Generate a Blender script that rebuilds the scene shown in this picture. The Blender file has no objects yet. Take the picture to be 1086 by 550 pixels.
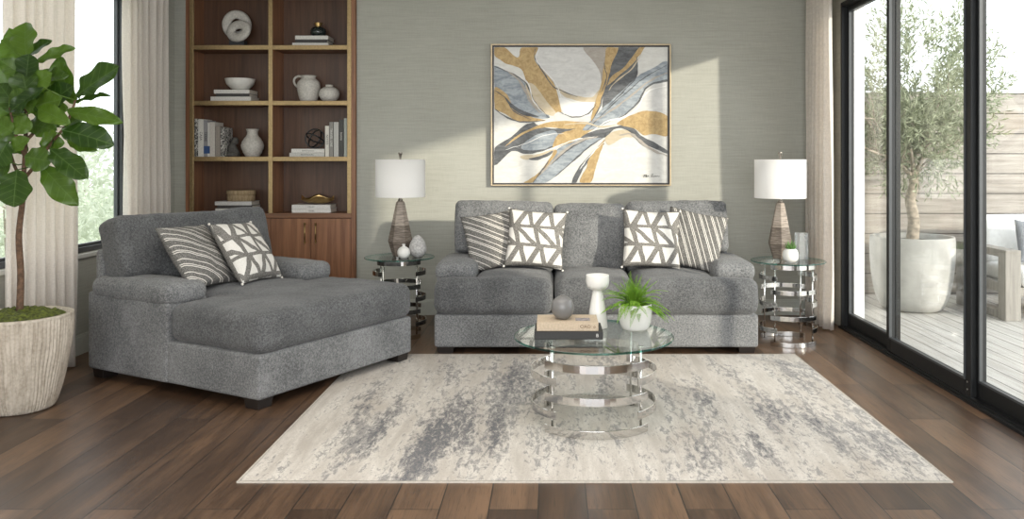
import bpy, bmesh, math, random
from mathutils import Vector, Matrix, noise
from mathutils.geometry import tessellate_polygon
random.seed(7)
S = bpy.context.scene
C = S.collection
PI = math.pi
R = math.radians

# ------------------------------------------------------------------ camera, world, sun, exposure
cd = bpy.data.cameras.new('camera'); cam = bpy.data.objects.new('camera', cd); C.objects.link(cam)
cd.sensor_width = 36; cd.lens = 880/1086*36; cd.shift_x = -43/1086; cd.shift_y = -107/1086
cd.clip_start = 0.05; cd.clip_end = 200
cam.location = (0, 0, 1.458); cam.rotation_euler = (PI/2, 0, 0)
S.camera = cam

W = bpy.data.worlds.new('world'); S.world = W; W.use_nodes = True
wn = W.node_tree.nodes; wl = W.node_tree.links
bg = wn['Background']; bg.inputs['Color'].default_value = (0.93, 0.96, 1.0, 1); bg.inputs['Strength'].default_value = 2.25

sd = bpy.data.lights.new('sun', 'SUN'); sun = bpy.data.objects.new('sun', sd); C.objects.link(sun)
sd.energy = 3.2; sd.angle = R(1.6); sd.color = (1.0, 0.91, 0.78)
sun.rotation_euler = Vector((-1.0, 1.0, -0.31)).to_track_quat('-Z', 'Y').to_euler()

def area(name, loc, direction, sx, sy, energy, color=(1, 1, 1), portal=False):
    d = bpy.data.lights.new(name, 'AREA'); o = bpy.data.objects.new(name, d); C.objects.link(o)
    d.shape = 'RECTANGLE'; d.size = sx; d.size_y = sy; d.energy = energy; d.color = color
    o.location = loc; o.rotation_euler = Vector(direction).to_track_quat('-Z', 'Y').to_euler()
    if portal: d.cycles.is_portal = True
    return o
area('daylight_door', (2.75, 5.3, 1.4), (-1, 0, 0), 3.6, 2.7, 1, portal=True)
area('daylight_left_window', (-3.75, 5.85, 1.75), (1, 0, 0), 1.9, 2.0, 1, portal=True)
area('rear_fill_portal', (-0.4, -1.05, 1.65), (0, 1, 0), 5.2, 2.5, 1, portal=True)  # sky portal at the unseen rear opening, added for fill
area('rear_fill', (-0.4, -0.9, 1.7), (0, 1, -.06), 5.0, 2.3, 105, (0.97, 0.985, 1.0))  # added frontal fill behind the camera, not a real source
area('overhead_fill', (-0.4, 3.2, 3.06), (0, 0, -1), 3.0, 3.0, 60, (1.0, 0.96, 0.90))  # added overhead fill, stands for no known fixture

S.view_settings.view_transform = 'Standard'; S.view_settings.look = 'None'
S.view_settings.gamma = 1; S.view_settings.use_curve_mapping = False
S.view_settings.exposure = 0.52
try:
    S.cycles.use_denoising = True
    S.cycles.max_bounces = 10; S.cycles.diffuse_bounces = 5; S.cycles.glossy_bounces = 5
    S.cycles.transparent_max_bounces = 16; S.cycles.transmission_bounces = 6
    S.cycles.caustics_reflective = False; S.cycles.caustics_refractive = False
    S.cycles.sample_clamp_indirect = 6
except Exception: pass

# ------------------------------------------------------------------ node helpers
class E:
    """small expression wrapper round a float socket"""
    def __init__(s, nt, sock): s.nt = nt; s.s = sock
    def op(s, o, b=None, c=None):
        n = s.nt.nodes.new('ShaderNodeMath'); n.operation = o
        for i, v in enumerate((s, b, c)):
            if v is None: continue
            if isinstance(v, E): s.nt.links.new(v.s, n.inputs[i])
            else: n.inputs[i].default_value = v
        return E(s.nt, n.outputs[0])
    def __add__(s, b): return s.op('ADD', b)
    def __sub__(s, b): return s.op('SUBTRACT', b)
    def __mul__(s, b): return s.op('MULTIPLY', b)
    def lt(s, b): return s.op('LESS_THAN', b)
    def gt(s, b): return s.op('GREATER_THAN', b)
    def fract(s): return s.op('FRACT')
    def abs(s): return s.op('ABSOLUTE')
    def max(s, b): return s.op('MAXIMUM', b)
    def min(s, b): return s.op('MINIMUM', b)
    def smooth(s, a, b):
        n = s.nt.nodes.new('ShaderNodeMapRange'); n.interpolation_type = 'SMOOTHSTEP'
        s.nt.links.new(s.s, n.inputs[0]); n.inputs[1].default_value = a; n.inputs[2].default_value = b
        return E(s.nt, n.outputs[0])

class Mat:
    def __init__(m, name, col=(.5, .5, .5), rough=.5, metal=0, spec=.5):
        m.m = bpy.data.materials.new(name); m.m.use_nodes = True; m.nt = m.m.node_tree
        m.b = m.nt.nodes['Principled BSDF']
        m.set('Base Color', col); m.set('Roughness', rough); m.set('Metallic', metal); m.set('Specular IOR Level', spec)
    def set(m, k, v):
        s = m.b.inputs[k]
        if isinstance(v, E): m.nt.links.new(v.s, s)
        elif isinstance(v, (tuple, list)): s.default_value = (*v, 1) if len(v) == 3 else v
        elif isinstance(v, (int, float)): s.default_value = v
        else: m.nt.links.new(v, s)
    def node(m, t, **kw):
        n = m.nt.nodes.new(t)
        for k, v in kw.items(): setattr(n, k, v)
        return n
    def coord(m):
        n = m.node('ShaderNodeTexCoord'); return n.outputs['Object']
    def xyz(m, vec=None):
        n = m.node('ShaderNodeSeparateXYZ'); m.nt.links.new(vec or m.coord(), n.inputs[0])
        return [E(m.nt, o) for o in n.outputs]
    def vec(m, x, y, z):
        n = m.node('ShaderNodeCombineXYZ')
        for i, v in enumerate((x, y, z)):
            if isinstance(v, E): m.nt.links.new(v.s, n.inputs[i])
            else: n.inputs[i].default_value = v
        return n.outputs[0]
    def scaled(m, s, vec=None):
        n = m.node('ShaderNodeVectorMath', operation='MULTIPLY'); m.nt.links.new(vec or m.coord(), n.inputs[0])
        n.inputs[1].default_value = s; return n.outputs[0]
    def noise(m, scale, detail=3, vec=None, rough=.5, dist=0):
        n = m.node('ShaderNodeTexNoise'); n.inputs['Scale'].default_value = scale; n.inputs['Detail'].default_value = detail
        n.inputs['Roughness'].default_value = rough; n.inputs['Distortion'].default_value = dist
        m.nt.links.new(vec or m.coord(), n.inputs['Vector']); return E(m.nt, n.outputs['Fac'])
    def mix(m, f, a, b, mode='MIX'):
        n = m.node('ShaderNodeMix', data_type='RGBA', blend_type=mode)
        for i, v in ((0, f), (6, a), (7, b)):
            if isinstance(v, E): m.nt.links.new(v.s, n.inputs[i])
            elif isinstance(v, tuple): n.inputs[i].default_value = (*v, 1)
            elif isinstance(v, (int, float)): n.inputs[i].default_value = v
            else: m.nt.links.new(v, n.inputs[i])
        return n.outputs[2]
    def bump(m, h, strength=.3, dist=.01):
        n = m.node('ShaderNodeBump'); n.inputs['Strength'].default_value = strength; n.inputs['Distance'].default_value = dist
        m.nt.links.new(h.s, n.inputs['Height']); m.nt.links.new(n.outputs[0], m.b.inputs['Normal'])
        return m

def plain(name, col, rough=.5, metal=0, spec=.5, var=.12, scale=30, bump=0):
    m = Mat(name, col, rough, metal, spec)
    if var:
        n = m.noise(scale, 4)
        m.set('Base Color', m.mix(n.smooth(.3, .7), tuple(c*(1-var) for c in col), tuple(min(1, c*(1+var)) for c in col)))
        if bump: m.bump(n, bump, .004)
    return m.m

def glass(name, tint, rough=0.0, ior=1.5, strength=1.0):
    m = Mat(name); nt = m.nt; nt.nodes.remove(m.b)
    t = nt.nodes.new('ShaderNodeBsdfTransparent'); t.inputs[0].default_value = (*tint, 1)
    g = nt.nodes.new('ShaderNodeBsdfGlossy'); g.inputs['Roughness'].default_value = rough
    f = nt.nodes.new('ShaderNodeFresnel'); ge = nt.nodes.new('ShaderNodeNewGeometry')
    io = E(nt, ge.outputs['Backfacing'])*(1/ior-ior)+ior; nt.links.new(io.s, f.inputs[0])
    mx = nt.nodes.new('ShaderNodeMixShader'); out = nt.nodes['Material Output']
    f2 = E(nt, f.outputs[0]) * strength
    nt.links.new(f2.s, mx.inputs[0]); nt.links.new(t.outputs[0], mx.inputs[1]); nt.links.new(g.outputs[0], mx.inputs[2])
    nt.links.new(mx.outputs[0], out.inputs[0])
    return m.m

def wood(name, c1, c2, axis='Z', rough=.42, s=1.0, bump=.06):
    m = Mat(name, c1, rough)
    k = {'X': (1.2, 26, 26), 'Y': (26, 1.2, 26), 'Z': (26, 26, 1.2)}[axis]
    v = m.scaled(tuple(x*s for x in k))
    n = m.noise(1.0, 6, v, .65, .6); n2 = m.noise(.22, 3, v)
    m.set('Base Color', m.mix((n*.75+n2*.45).smooth(.35, .85), c1, c2))
    m.bump(n, bump, .003); return m.m

def fabric(name, dark, light, scale=190, bump=.5, sheen=.15):
    m = Mat(name, dark, .95, 0, .15)
    n = m.noise(scale, 3, None, .6); n3 = m.noise(scale*.42, 2, None, .5); big = m.noise(3.5, 3)
    f = (n*.7+n3*.45+(big-.5)*.35).smooth(.38, .80)
    m.set('Base Color', m.mix(f, dark, light))
    m.set('Sheen Weight', sheen); m.set('Sheen Roughness', .6)
    m.bump(n*.6+n3*.5, bump, .006); return m.m

# ------------------------------------------------------------------ materials
def wall_mat(name, c1, c2):
    m = Mat(name, c1, .85, 0, .2); x, y, z = m.xyz()
    u = x+y
    th = m.noise(1, 3, m.vec(u*7, z*260, 0.0), .6); th2 = m.noise(1, 3, m.vec(u*2.2, z*55, 3.0), .6)
    ve = m.noise(1, 2, m.vec(u*170, z*9, 0.0)); big = m.noise(1.3, 3)
    f = th*.5+th2*.35+ve*.2+(big-.5)*.25
    m.set('Base Color', m.mix(f.smooth(.33, .72), c1, c2)); m.bump(th*.7+ve*.4, .25, .003); return m.m
M = {}
M['wall'] = wall_mat('grasscloth_wallpaper', (.345, .342, .298), (.44, .436, .386))
M['paint_white'] = plain('ceiling_paint', (.8, .79, .76), .9, var=.03)
M['base'] = plain('baseboard_paint', (.48, .49, .44), .6, var=.04)
M['stucco'] = plain('white_stucco', (.82, .81, .79), .9, var=.06, bump=.2)

def floor_mat():
    m = Mat('wood_floor', rough=.36); x, y, z = m.xyz()
    br = m.node('ShaderNodeTexBrick'); m.nt.links.new(m.vec(y+.35, x+.06, 0.0), br.inputs['Vector'])
    br.offset = .37; br.offset_frequency = 2; br.squash = 1
    br.inputs['Scale'].default_value = 1; br.inputs['Brick Width'].default_value = 1.9; br.inputs['Row Height'].default_value = .205
    br.inputs['Mortar Size'].default_value = .003; br.inputs['Mortar Smooth'].default_value = .3; br.inputs['Bias'].default_value = 0
    br.inputs['Color1'].default_value = (0, 0, 0, 1); br.inputs['Color2'].default_value = (1, 1, 1, 1); br.inputs['Mortar'].default_value = (.5, .5, .5, 1)
    sp = m.node('ShaderNodeSeparateColor'); m.nt.links.new(br.outputs['Color'], sp.inputs[0]); pl = E(m.nt, sp.outputs[0])
    mo = E(m.nt, br.outputs['Fac'])
    gv = m.vec(x*34+pl*90, y*1.6+pl*40, 0.0)
    g = m.noise(1, 8, gv, .75, 1.2); g2 = m.noise(1, 3, m.vec(x*7+pl*50, y*.9, 2.0), .5, 1.0)
    fine = m.noise(1, 2, m.vec(x*160, y*7, 1.0))
    col = m.mix((g*.55+g2*.5+(pl-.5)*.26).smooth(.30, .84), (.038, .020, .011), (.188, .108, .060))
    col = m.mix(fine.smooth(.52, .74)*.6, col, (.026, .015, .010))
    col = m.mix(mo, col, (.012, .008, .006))
    m.set('Base Color', col); m.set('Roughness', g*.2+.28); m.set('Specular IOR Level', .6)
    m.bump(g*.25+fine*.12-mo*1.2, .22, .004); return m.m
M['floor'] = floor_mat()

def deck_mat():
    m = Mat('deck_boards', rough=.7); x, y, z = m.xyz()
    fr = (x*(1/.14)).fract(); gap = fr.lt(.055)
    pl = (x*(1/.14)).op('FLOOR')
    g = m.noise(1, 5, m.vec(x*30, y*1.5+pl*7.3, 0.0), .6)
    col = m.mix(g.smooth(.3, .75), (.38, .36, .33), (.56, .54, .505)); col = m.mix(gap, col, (.07, .065, .06))
    m.set('Base Color', col); return m.m
M['deck'] = deck_mat()
def fence_mat():
    m = Mat('weathered_fence_boards', rough=.8); x, y, z = m.xyz()
    fz = (z*(1/.215)).fract(); gap = fz.lt(.05); pl = (z*(1/.215)).op('FLOOR')
    g = m.noise(1, 5, m.vec(x*1.6+pl*5.1, y, z*26), .65)
    col = m.mix(g.smooth(.28, .75), (.26, .228, .20), (.45, .415, .375)); col = m.mix(gap, col, (.05, .045, .04))
    m.set('Base Color', col); m.bump(g, .2, .004); return m.m
M['fence'] = fence_mat()
M['black_frame'] = plain('black_aluminium', (.010, .0105, .011), .5, 0, .35, var=.05)
M['grey_frame'] = plain('grey_aluminium', (.055, .06, .064), .4, 0, .5, var=.05)
M['pane'] = glass('window_glass', (.95, .965, .96), 0, 1.5, .9)
M['sill'] = plain('sill_paint', (.6, .6, .56), .5, var=.04)

M['walnut'] = wood('walnut', (.12, .046, .020), (.33, .155, .075), 'Z')
M['walnut_dark'] = wood('walnut_back', (.050, .022, .011), (.125, .062, .033), 'Z')
M['walnut_x'] = wood('walnut_shelf', (.10, .042, .019), (.25, .12, .06), 'X')
M['frame_brass'] = plain('pale_brass', (.44, .35, .23), .45, .7, var=.08)
M['brass'] = plain('brushed_brass', (.37, .265, .135), .4, .8, var=.1, scale=60)
M['brass_dark'] = plain('aged_brass', (.36, .25, .11), .35, 1, var=.1)

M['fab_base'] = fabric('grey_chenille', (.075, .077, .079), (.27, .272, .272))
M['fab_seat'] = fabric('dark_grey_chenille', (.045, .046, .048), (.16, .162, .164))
M['foot'] = plain('espresso_wood', (.016, .012, .010), .4, var=.1)
M['chrome'] = plain('polished_chrome', (.72, .71, .69), .09, 1, var=.02)
M['top_glass'] = glass('clear_tabletop_glass', (.93, .965, .95), 0, 1.5, 1.0)
M['top_rim'] = glass('green_glass_edge', (.18, .50, .44), .02, 1.5, 1.5)
M['shade'] = None
def shade_mat():
    m = Mat('white_linen_shade', (.93, .92, .90), .9, 0, .1); x, y, z = m.xyz()
    n = m.noise(1, 2, m.vec(x*30, y*30, z*320)); m.bump(n, .12, .002)
    nt = m.nt; tr = nt.nodes.new('ShaderNodeBsdfTranslucent'); tr.inputs[0].default_value = (.93, .92, .90, 1)
    mx = nt.nodes.new('ShaderNodeMixShader'); mx.inputs[0].default_value = .35
    nt.links.new(m.b.outputs[0], mx.inputs[1]); nt.links.new(tr.outputs[0], mx.inputs[2])
    nt.links.new(mx.outputs[0], nt.nodes['Material Output'].inputs[0]); return m.m
M['shade'] = shade_mat()
def lampbase_mat():
    m = Mat('driftwood_lamp_base', rough=.7); x, y, z = m.xyz()
    n = m.noise(1, 4, m.vec(x*14, y*14, z*120), .6)
    band = (z.gt(.245)) * (z.lt(.262))
    f = (n*1.1 + z.gt(.255)*.22 - .1).smooth(.3, .85)
    m.set('Base Color', m.mix(f, (.10, .078, .06), (.36, .305, .255))); m.bump(n, .4, .003); return m.m
M['lampbase'] = lampbase_mat()
M['silver'] = plain('brushed_nickel', (.36, .33, .29), .3, 1, var=.05)
def curtain_mat(name, col, tl):
    m = Mat(name, col, .95, 0, .1); x, y, z = m.xyz()
    n = m.noise(1, 3, m.vec((x+y)*260, (x+y)*10, z*40)); n2 = m.noise(1, 3, m.vec((x+y)*30, 0.0, z*240))
    f = (n*.5+n2*.5).smooth(.3, .7)
    col2 = tuple(c*.84 for c in col)
    mc = m.mix(f, col2, col); m.set('Base Color', mc); m.bump(n*.5+n2*.5, .2, .002)
    nt = m.nt; tr = nt.nodes.new('ShaderNodeBsdfTranslucent'); nt.links.new(mc, tr.inputs[0])
    mx = nt.nodes.new('ShaderNodeMixShader'); mx.inputs[0].default_value = tl
    nt.links.new(m.b.outputs[0], mx.inputs[1]); nt.links.new(tr.outputs[0], mx.inputs[2])
    nt.links.new(mx.outputs[0], nt.nodes['Material Output'].inputs[0]); return m.m
M['curtain'] = curtain_mat('natural_linen_curtain', (.92, .87, .81), .5)

def rug_mat():
    m = Mat('abstract_rug', rough=.95, spec=.1); x, y, z = m.xyz()
    w1 = m.noise(1, 4, m.vec(x*4.0, y*.5, 0.0), .6, .4)
    w2 = m.noise(1, 5, m.vec(x*11, y*1.5, 4.0), .7, .3)
    fine = m.noise(1, 4, m.vec(x*42, y*17, 1.0), .75)
    fine2 = m.noise(1, 2, m.vec(x*120, y*60, 1.0), .6)
    base = m.mix(w2.smooth(.3, .7), (.45, .41, .365), (.66, .62, .565))
    base = m.mix(m.noise(1, 3, m.vec(x*2.1, y*1.2, 9.0)).smooth(.5, .72)*.6, base, (.45, .395, .335))
    zone = None
    for (gx, gy, sx, sy, a) in ((-.50, 4.55, .16, .75, .32), (-.12, 5.0, .13, .55, .20), (1.25, 4.75, .12, .5, .27), (.72, 4.05, .11, .35, .22),
                                (1.68, 4.1, .10, .5, .2), (-1.0, 4.3, .12, .5, .14), (.1, 4.2, .05, .4, .22), (.55, 5.7, .25, .3, .12), (-.75, 5.6, .2, .3, .12), (1.62, 5.5, .1, .4, .16), (-.30, 4.4, .05, .5, .3), (-.66, 4.15, .09, .5, .3), (-.92, 4.6, .05, .6, .25), (.95, 5.0, .06, .6, .25), (-.25, 5.5, .09, .4, .28), (1.05, 4.2, .06, .4, .25), (-1.12, 4.9, .06, .4, .22), (1.45, 4.5, .05, .5, .22), (.35, 5.2, .06, .4, .2)):
        dx = (x-gx)*(1/sx); dy = (y-gy)*(1/sy); d = (dx*dx+dy*dy)*-1.0
        g = d.op('EXPONENT')*a; zone = g if zone is None else zone+g
    crk = m.noise(1, 6, m.vec(x*32, y*10, 2.0), .78, .5)
    crk2 = m.noise(1, 5, m.vec(x*60, y*34, 5.0), .75, .3)
    s = (w1*.50+w2*.40+zone*.55+(crk-.5)*.95).smooth(.48, .585)
    col = m.mix(s*.72, base, (.21, .205, .205))
    s2 = (w1*.35+w2*.40+zone*.85+(crk-.5)*.9+(crk2-.5)*.6).smooth(.575, .67)
    col = m.mix(s2*.85, col, (.10, .105, .12))
    s3 = ((crk2-.5)*1.2+(w2-.5)*.6+zone*.3).smooth(.10, .18)
    col = m.mix(s3*.5, col, (.25, .235, .22))
    col = m.mix(fine2.smooth(.4, .75)*.25, col, (.30, .28, .26))
    m.set('Base Color', col); m.bump(fine2*.6+fine*.3, .35, .004); return m.m
M['rug'] = rug_mat()
M['rug_edge'] = plain('rug_binding', (.52, .48, .42), .95, var=.1, scale=80)

def stripe_mat(name, ang, p=.044):
    m = Mat(name, rough=.95, spec=.1); x, y, z = m.xyz()
    d = x*math.cos(ang)+y*math.sin(ang)
    n = m.noise(150, 2); f = (d*(1/p)+(n-.5)*.06).fract()
    l1 = f.lt(.13); l2 = f.gt(.27)*f.lt(.40)*((d*(1/(p*2))).fract().lt(.5)); l = l1.max(l2)*z.gt(.004)
    g = m.mix(n.smooth(.35, .7), (.10, .097, .09), (.24, .23, .215))
    m.set('Base Color', m.mix(l, g, (.66, .63, .58))); m.bump(n*.3+l*.8, .35, .004); return m.m
def geo_mat():
    m = Mat('zigzag_pillow_cloth', rough=.95, spec=.1); x, y, z = m.xyz()
    n = m.noise(170, 2); wob = m.noise(7, 2)
    X_ = x+(wob-.5)*.03; Y_ = y*(1/.148)+.5+(wob-.5)*.12
    row = Y_.op('FLOOR'); yr = Y_.fract()
    ph = row*.37
    par = (row*.5).fract().gt(.25)
    t = (X_*(1/.165)+ph+2.0+(yr-.5)*.25).fract(); bar = t.lt(.22)
    tt = (t-.22)*(1/.78); dn = (tt-yr).abs(); up = (tt+yr-1.0).abs(); dg = (dn*par+up*(par*-1.0+1.0)).lt(.19)
    band = bar.max(dg).max(yr.lt(.17))
    edge = (x.abs().gt(.232)).max(y.abs().gt(.232))
    band = band*(edge*-1.0+1.0)*z.gt(.004)
    side = z.lt(.004)
    g = m.mix(n.smooth(.3, .7), (.11, .105, .095), (.28, .265, .245))
    w = m.mix(n.smooth(.3, .7), (.66, .635, .59), (.76, .735, .69))
    m.set('Base Color', m.mix(band.max(side), w, g)); m.bump(n*.4+band*.7, .35, .004); return m.m
M['stripeA'] = stripe_mat('striped_pillow_cloth', R(58)); M['stripeB'] = stripe_mat('striped_pillow_cloth_steep', R(26)); M['geo'] = geo_mat()
M['stripeC'] = stripe_mat('striped_pillow_cloth_flat', R(60))
M['knot'] = plain('cream_yarn', (.7, .67, .61), .95, var=.12, scale=120)

M['ceramic'] = plain('white_ceramic', (.74, .73, .69), .35, var=.03, scale=8)
M['ceramic_matt'] = plain('matt_white_ceramic', (.70, .68, .63), .7, var=.06, scale=25, bump=.1)
M['stoneware'] = plain('speckled_stoneware', (.50, .475, .43), .75, var=.14, scale=70, bump=.2)
M['grey_ceramic'] = plain('grey_ceramic', (.17, .165, .16), .28, var=.05, scale=8)
M['egg'] = plain('speckled_grey_stone', (.42, .41, .40), .8, var=.25, scale=70, bump=.3)
M['black'] = plain('black_metal', (.012, .012, .012), .35, var=.05)
M['black_stone'] = plain('black_stone', (.018, .02, .022), .5, var=.2)
M['dark_vase'] = plain('dark_hammered_glass', (.02, .026, .024), .15, var=.5, scale=55, bump=.6)
M['gold'] = plain('satin_gold', (.58, .40, .17), .32, .9, var=.12)
M['pages'] = plain('paper', (.70, .66, .58), .9, var=.08, scale=200)
M['crystal'] = None
def crystal():
    m = Mat('crackled_crystal', (.9, .93, .93), .08); m.set('Transmission Weight', .85); m.set('IOR', 1.45)
    n = m.noise(45, 3); m.bump(n, .9, .02); return m.m
M['crystal'] = crystal()
def pot_mat():
    m = Mat('fluted_stoneware_pot', rough=.85, spec=.2); n = m.noise(1, 4, m.scaled((30, 30, 5))); n2 = m.noise(60, 3)
    m.set('Base Color', m.mix((n*.6+n2*.4).smooth(.3, .7), (.36, .31, .25), (.60, .54, .46))); m.bump(n2, .3, .004); return m.m
M['pot'] = pot_mat()
def concrete():
    m = Mat('pale_concrete', rough=.85, spec=.2); n = m.noise(4, 5); n2 = m.noise(40, 2)
    c = m.mix(n.smooth(.3, .7), (.34, .335, .315), (.49, .48, .455)); c = m.mix(n2.smooth(.70, .74)*.6, c, (.25, .24, .22))
    m.set('Base Color', c); return m.m
M['concrete'] = concrete()
M['moss'] = plain('moss', (.075, .09, .012), .95, var=.6, scale=60, bump=.9)
M['soil'] = plain('soil', (.03, .022, .016), .95, var=.4, scale=60, bump=.6)
M['bark'] = plain('brown_bark', (.12, .068, .04), .8, var=.35, scale=45, bump=.5)
M['olive_bark'] = plain('olive_bark', (.34, .29, .23), .85, var=.3, scale=30, bump=.6)
def leaf_mat():
    m = Mat('fiddle_leaf', rough=.33, spec=.5); x, y, z = m.xyz()
    ax = x.abs(); mid = ax.lt(.007)
    v = ((y-ax*.75)*(1/.17)).fract(); vein = v.lt(.09)
    vv = mid.max(vein*.8)
    oi = m.node('ShaderNodeObjectInfo'); r = E(m.nt, oi.outputs['Random']); n = m.noise(5, 2)
    g = m.mix((r*.6+n*.5).smooth(.2, .9), (.012, .036, .005), (.10, .18, .018))
    m.set('Base Color', m.mix(vv*.6, g, (.13, .22, .06))); m.bump(vv*-1.0+1.0, .35, .02); m.set('Roughness', n*.2+.28)
    nt = m.nt; tr = nt.nodes.new('ShaderNodeBsdfTranslucent'); tr.inputs[0].default_value = (.12, .27, .02, 1)
    mx = nt.nodes.new('ShaderNodeMixShader'); mx.inputs[0].default_value = .3
    nt.links.new(m.b.outputs[0], mx.inputs[1]); nt.links.new(tr.outputs[0], mx.inputs[2])
    nt.links.new(mx.outputs[0], nt.nodes['Material Output'].inputs[0]); return m.m
M['leaf'] = leaf_mat()
def soft_leaf(name, c1, c2, tl, scale=9):
    m = Mat(name, c1, .6, 0, .3); n = m.noise(scale, 2); mc = m.mix(n.smooth(.3, .7), c1, c2); m.set('Base Color', mc)
    nt = m.nt; tr = nt.nodes.new('ShaderNodeBsdfTranslucent'); nt.links.new(mc, tr.inputs[0])
    mx = nt.nodes.new('ShaderNodeMixShader'); mx.inputs[0].default_value = tl
    nt.links.new(m.b.outputs[0], mx.inputs[1]); nt.links.new(tr.outputs[0], mx.inputs[2])
    nt.links.new(mx.outputs[0], nt.nodes['Material Output'].inputs[0]); return m.m
M['fern'] = soft_leaf('fern_green', (.16, .34, .03), (.34, .56, .07), .4, 30)
M['olive_leaf'] = soft_leaf('olive_leaf', (.14, .17, .085), (.52, .55, .40), .3, 14)
M['shrub_leaf'] = soft_leaf('glare_pale_leaf', (.50, .54, .42), (.72, .75, .64), .35, 2)  # leaf green paled to paint in the overexposed glare outside
M['succulent'] = soft_leaf('succulent_green', (.06, .16, .035), (.15, .27, .08), .15, 40)
M['out_wood'] = wood('weathered_teak', (.20, .185, .165), (.36, .335, .30), 'Z', .8)
M['out_cushion'] = plain('outdoor_white_canvas', (.80, .79, .77), .95, var=.04)
M['out_pillow'] = plain('outdoor_grey_canvas', (.20, .21, .23), .95, var=.2, scale=120)
def weave():
    m = Mat('woven_seagrass', rough=.85, spec=.2); x, y, z = m.xyz()
    a = m.noise(1, 2, m.vec(x*90, y*90, z*18)); r = ((z*(1/.011)).fract()-.5).abs()
    m.set('Base Color', m.mix((a*.6+r*.8).smooth(.3, .8), (.22, .155, .085), (.46, .36, .23))); m.bump(r+a*.5, .6, .005); return m.m
M['weave'] = weave()

# ------------------------------------------------------------------ mesh helpers
def to_obj(name, bm, mat, parent=None, smooth=True, loc=(0, 0, 0), rot=None, bevel=0, mods=()):
    me = bpy.data.meshes.new(name)
    bmesh.ops.recalc_face_normals(bm, faces=bm.faces[:])
    bm.to_mesh(me); bm.free()
    for m_ in (mat if isinstance(mat, (list, tuple)) else [mat]): me.materials.append(m_)
    if smooth:
        me.polygons.foreach_set('use_smooth', [True]*len(me.polygons))
    o = bpy.data.objects.new(name, me); C.objects.link(o); o.location = loc
    if rot is not None: o.rotation_euler = rot
    if parent is not None: o.parent = parent
    if bevel:
        b = o.modifiers.new('bevel', 'BEVEL'); b.width = bevel; b.segments = 2; b.limit_method = 'ANGLE'; b.angle_limit = R(40)
        me.polygons.foreach_set('use_smooth', [False]*len(me.polygons))
    return o
def thing(name, label, cat, loc=(0, 0, 0), rz=0, group=None):
    o = bpy.data.objects.new(name, None); C.objects.link(o); o.location = loc; o.rotation_euler = (0, 0, rz)
    o.empty_display_size = .1
    o['label'] = label; o['category'] = cat
    if group: o['group'] = group
    return o
def tag(o, label, cat, group=None):
    o['label'] = label; o['category'] = cat
    if group: o['group'] = group
    return o
def struct(o): o['kind'] = 'structure'; return o

def box(bm, c, s, rot=None, mi=0):
    hx, hy, hz = s[0]/2, s[1]/2, s[2]/2; vs = []
    for z in (-hz, hz):
        for x, y in ((-hx, -hy), (hx, -hy), (hx, hy), (-hx, hy)):
            p = Vector((x, y, z))
            if rot is not None: p = rot @ p
            vs.append(bm.verts.new(p+Vector(c)))
    for f in ((0, 3, 2, 1), (4, 5, 6, 7), (0, 1, 5, 4), (1, 2, 6, 5), (2, 3, 7, 6), (3, 0, 4, 7)):
        fc = bm.faces.new([vs[i] for i in f]); fc.material_index = mi
    return bm
def bx(x0, x1, y0, y1, z0, z1, bm=None, mi=0):
    bm = bm or bmesh.new()
    return box(bm, ((x0+x1)/2, (y0+y1)/2, (z0+z1)/2), (x1-x0, y1-y0, z1-z0), None, mi)
def lathe(bm, prof, seg=40, c=(0, 0, 0), sx=1, sy=1, mod=None, a0=0):
    rings = []
    for r, z in prof:
        if r < 1e-5: rings.append([bm.verts.new((c[0], c[1], c[2]+z))]); continue
        ring = []
        for i in range(seg):
            a = a0+2*PI*i/seg; rr = r*(mod(a, z) if mod else 1)
            ring.append(bm.verts.new((c[0]+rr*math.cos(a)*sx, c[1]+rr*math.sin(a)*sy, c[2]+z)))
        rings.append(ring)
    for A, B in zip(rings, rings[1:]):
        for i in range(seg):
            j = (i+1) % seg
            if len(A) == 1 and len(B) == 1: continue
            if len(A) == 1: bm.faces.new((A[0], B[i], B[j]))
            elif len(B) == 1: bm.faces.new((A[i], A[j], B[0]))
            else: bm.faces.new((A[i], A[j], B[j], B[i]))
    if len(rings[0]) > 1: bm.faces.new(rings[0][::-1])
    if len(rings[-1]) > 1: bm.faces.new(rings[-1])
    return bm
def smooth_prof(p, n=6):
    """Catmull-Rom through profile points"""
    out = []
    q = [p[0]]+list(p)+[p[-1]]
    for i in range(1, len(q)-2):
        for k in range(n):
            t = k/n; a, b, c_, d = q[i-1], q[i], q[i+1], q[i+2]
            out.append(tuple(.5*((2*b[j])+(-a[j]+c_[j])*t+(2*a[j]-5*b[j]+4*c_[j]-d[j])*t*t+(-a[j]+3*b[j]-3*c_[j]+d[j])*t**3) for j in range(len(b))))
    out.append(tuple(p[-1])); return out
def tube(bm, pts, radii, seg=10, closed=False):
    pts = [Vector(p) for p in pts]; n = len(pts)
    if isinstance(radii, (int, float)): radii = [radii]*n
    rings = []; up = None
    for i, p in enumerate(pts):
        if closed: t = pts[(i+1) % n]-pts[i-1]
        else: t = pts[min(i+1, n-1)]-pts[max(i-1, 0)]
        t.normalize()
        if up is None:
            up = Vector((0, 0, 1)) if abs(t.z) < .9 else Vector((1, 0, 0))
        u = (up-t*up.dot(t)).normalized(); v = t.cross(u); up = u
        rings.append([bm.verts.new(p+(u*math.cos(2*PI*k/seg)+v*math.sin(2*PI*k/seg))*radii[i]) for k in range(seg)])
    m = n if closed else n-1
    for i in range(m):
        A, B = rings[i], rings[(i+1) % n]
        for k in range(seg): bm.faces.new((A[k], A[(k+1) % seg], B[(k+1) % seg], B[k]))
    if not closed: bm.faces.new(rings[0][::-1]); bm.faces.new(rings[-1])
    return bm
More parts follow.
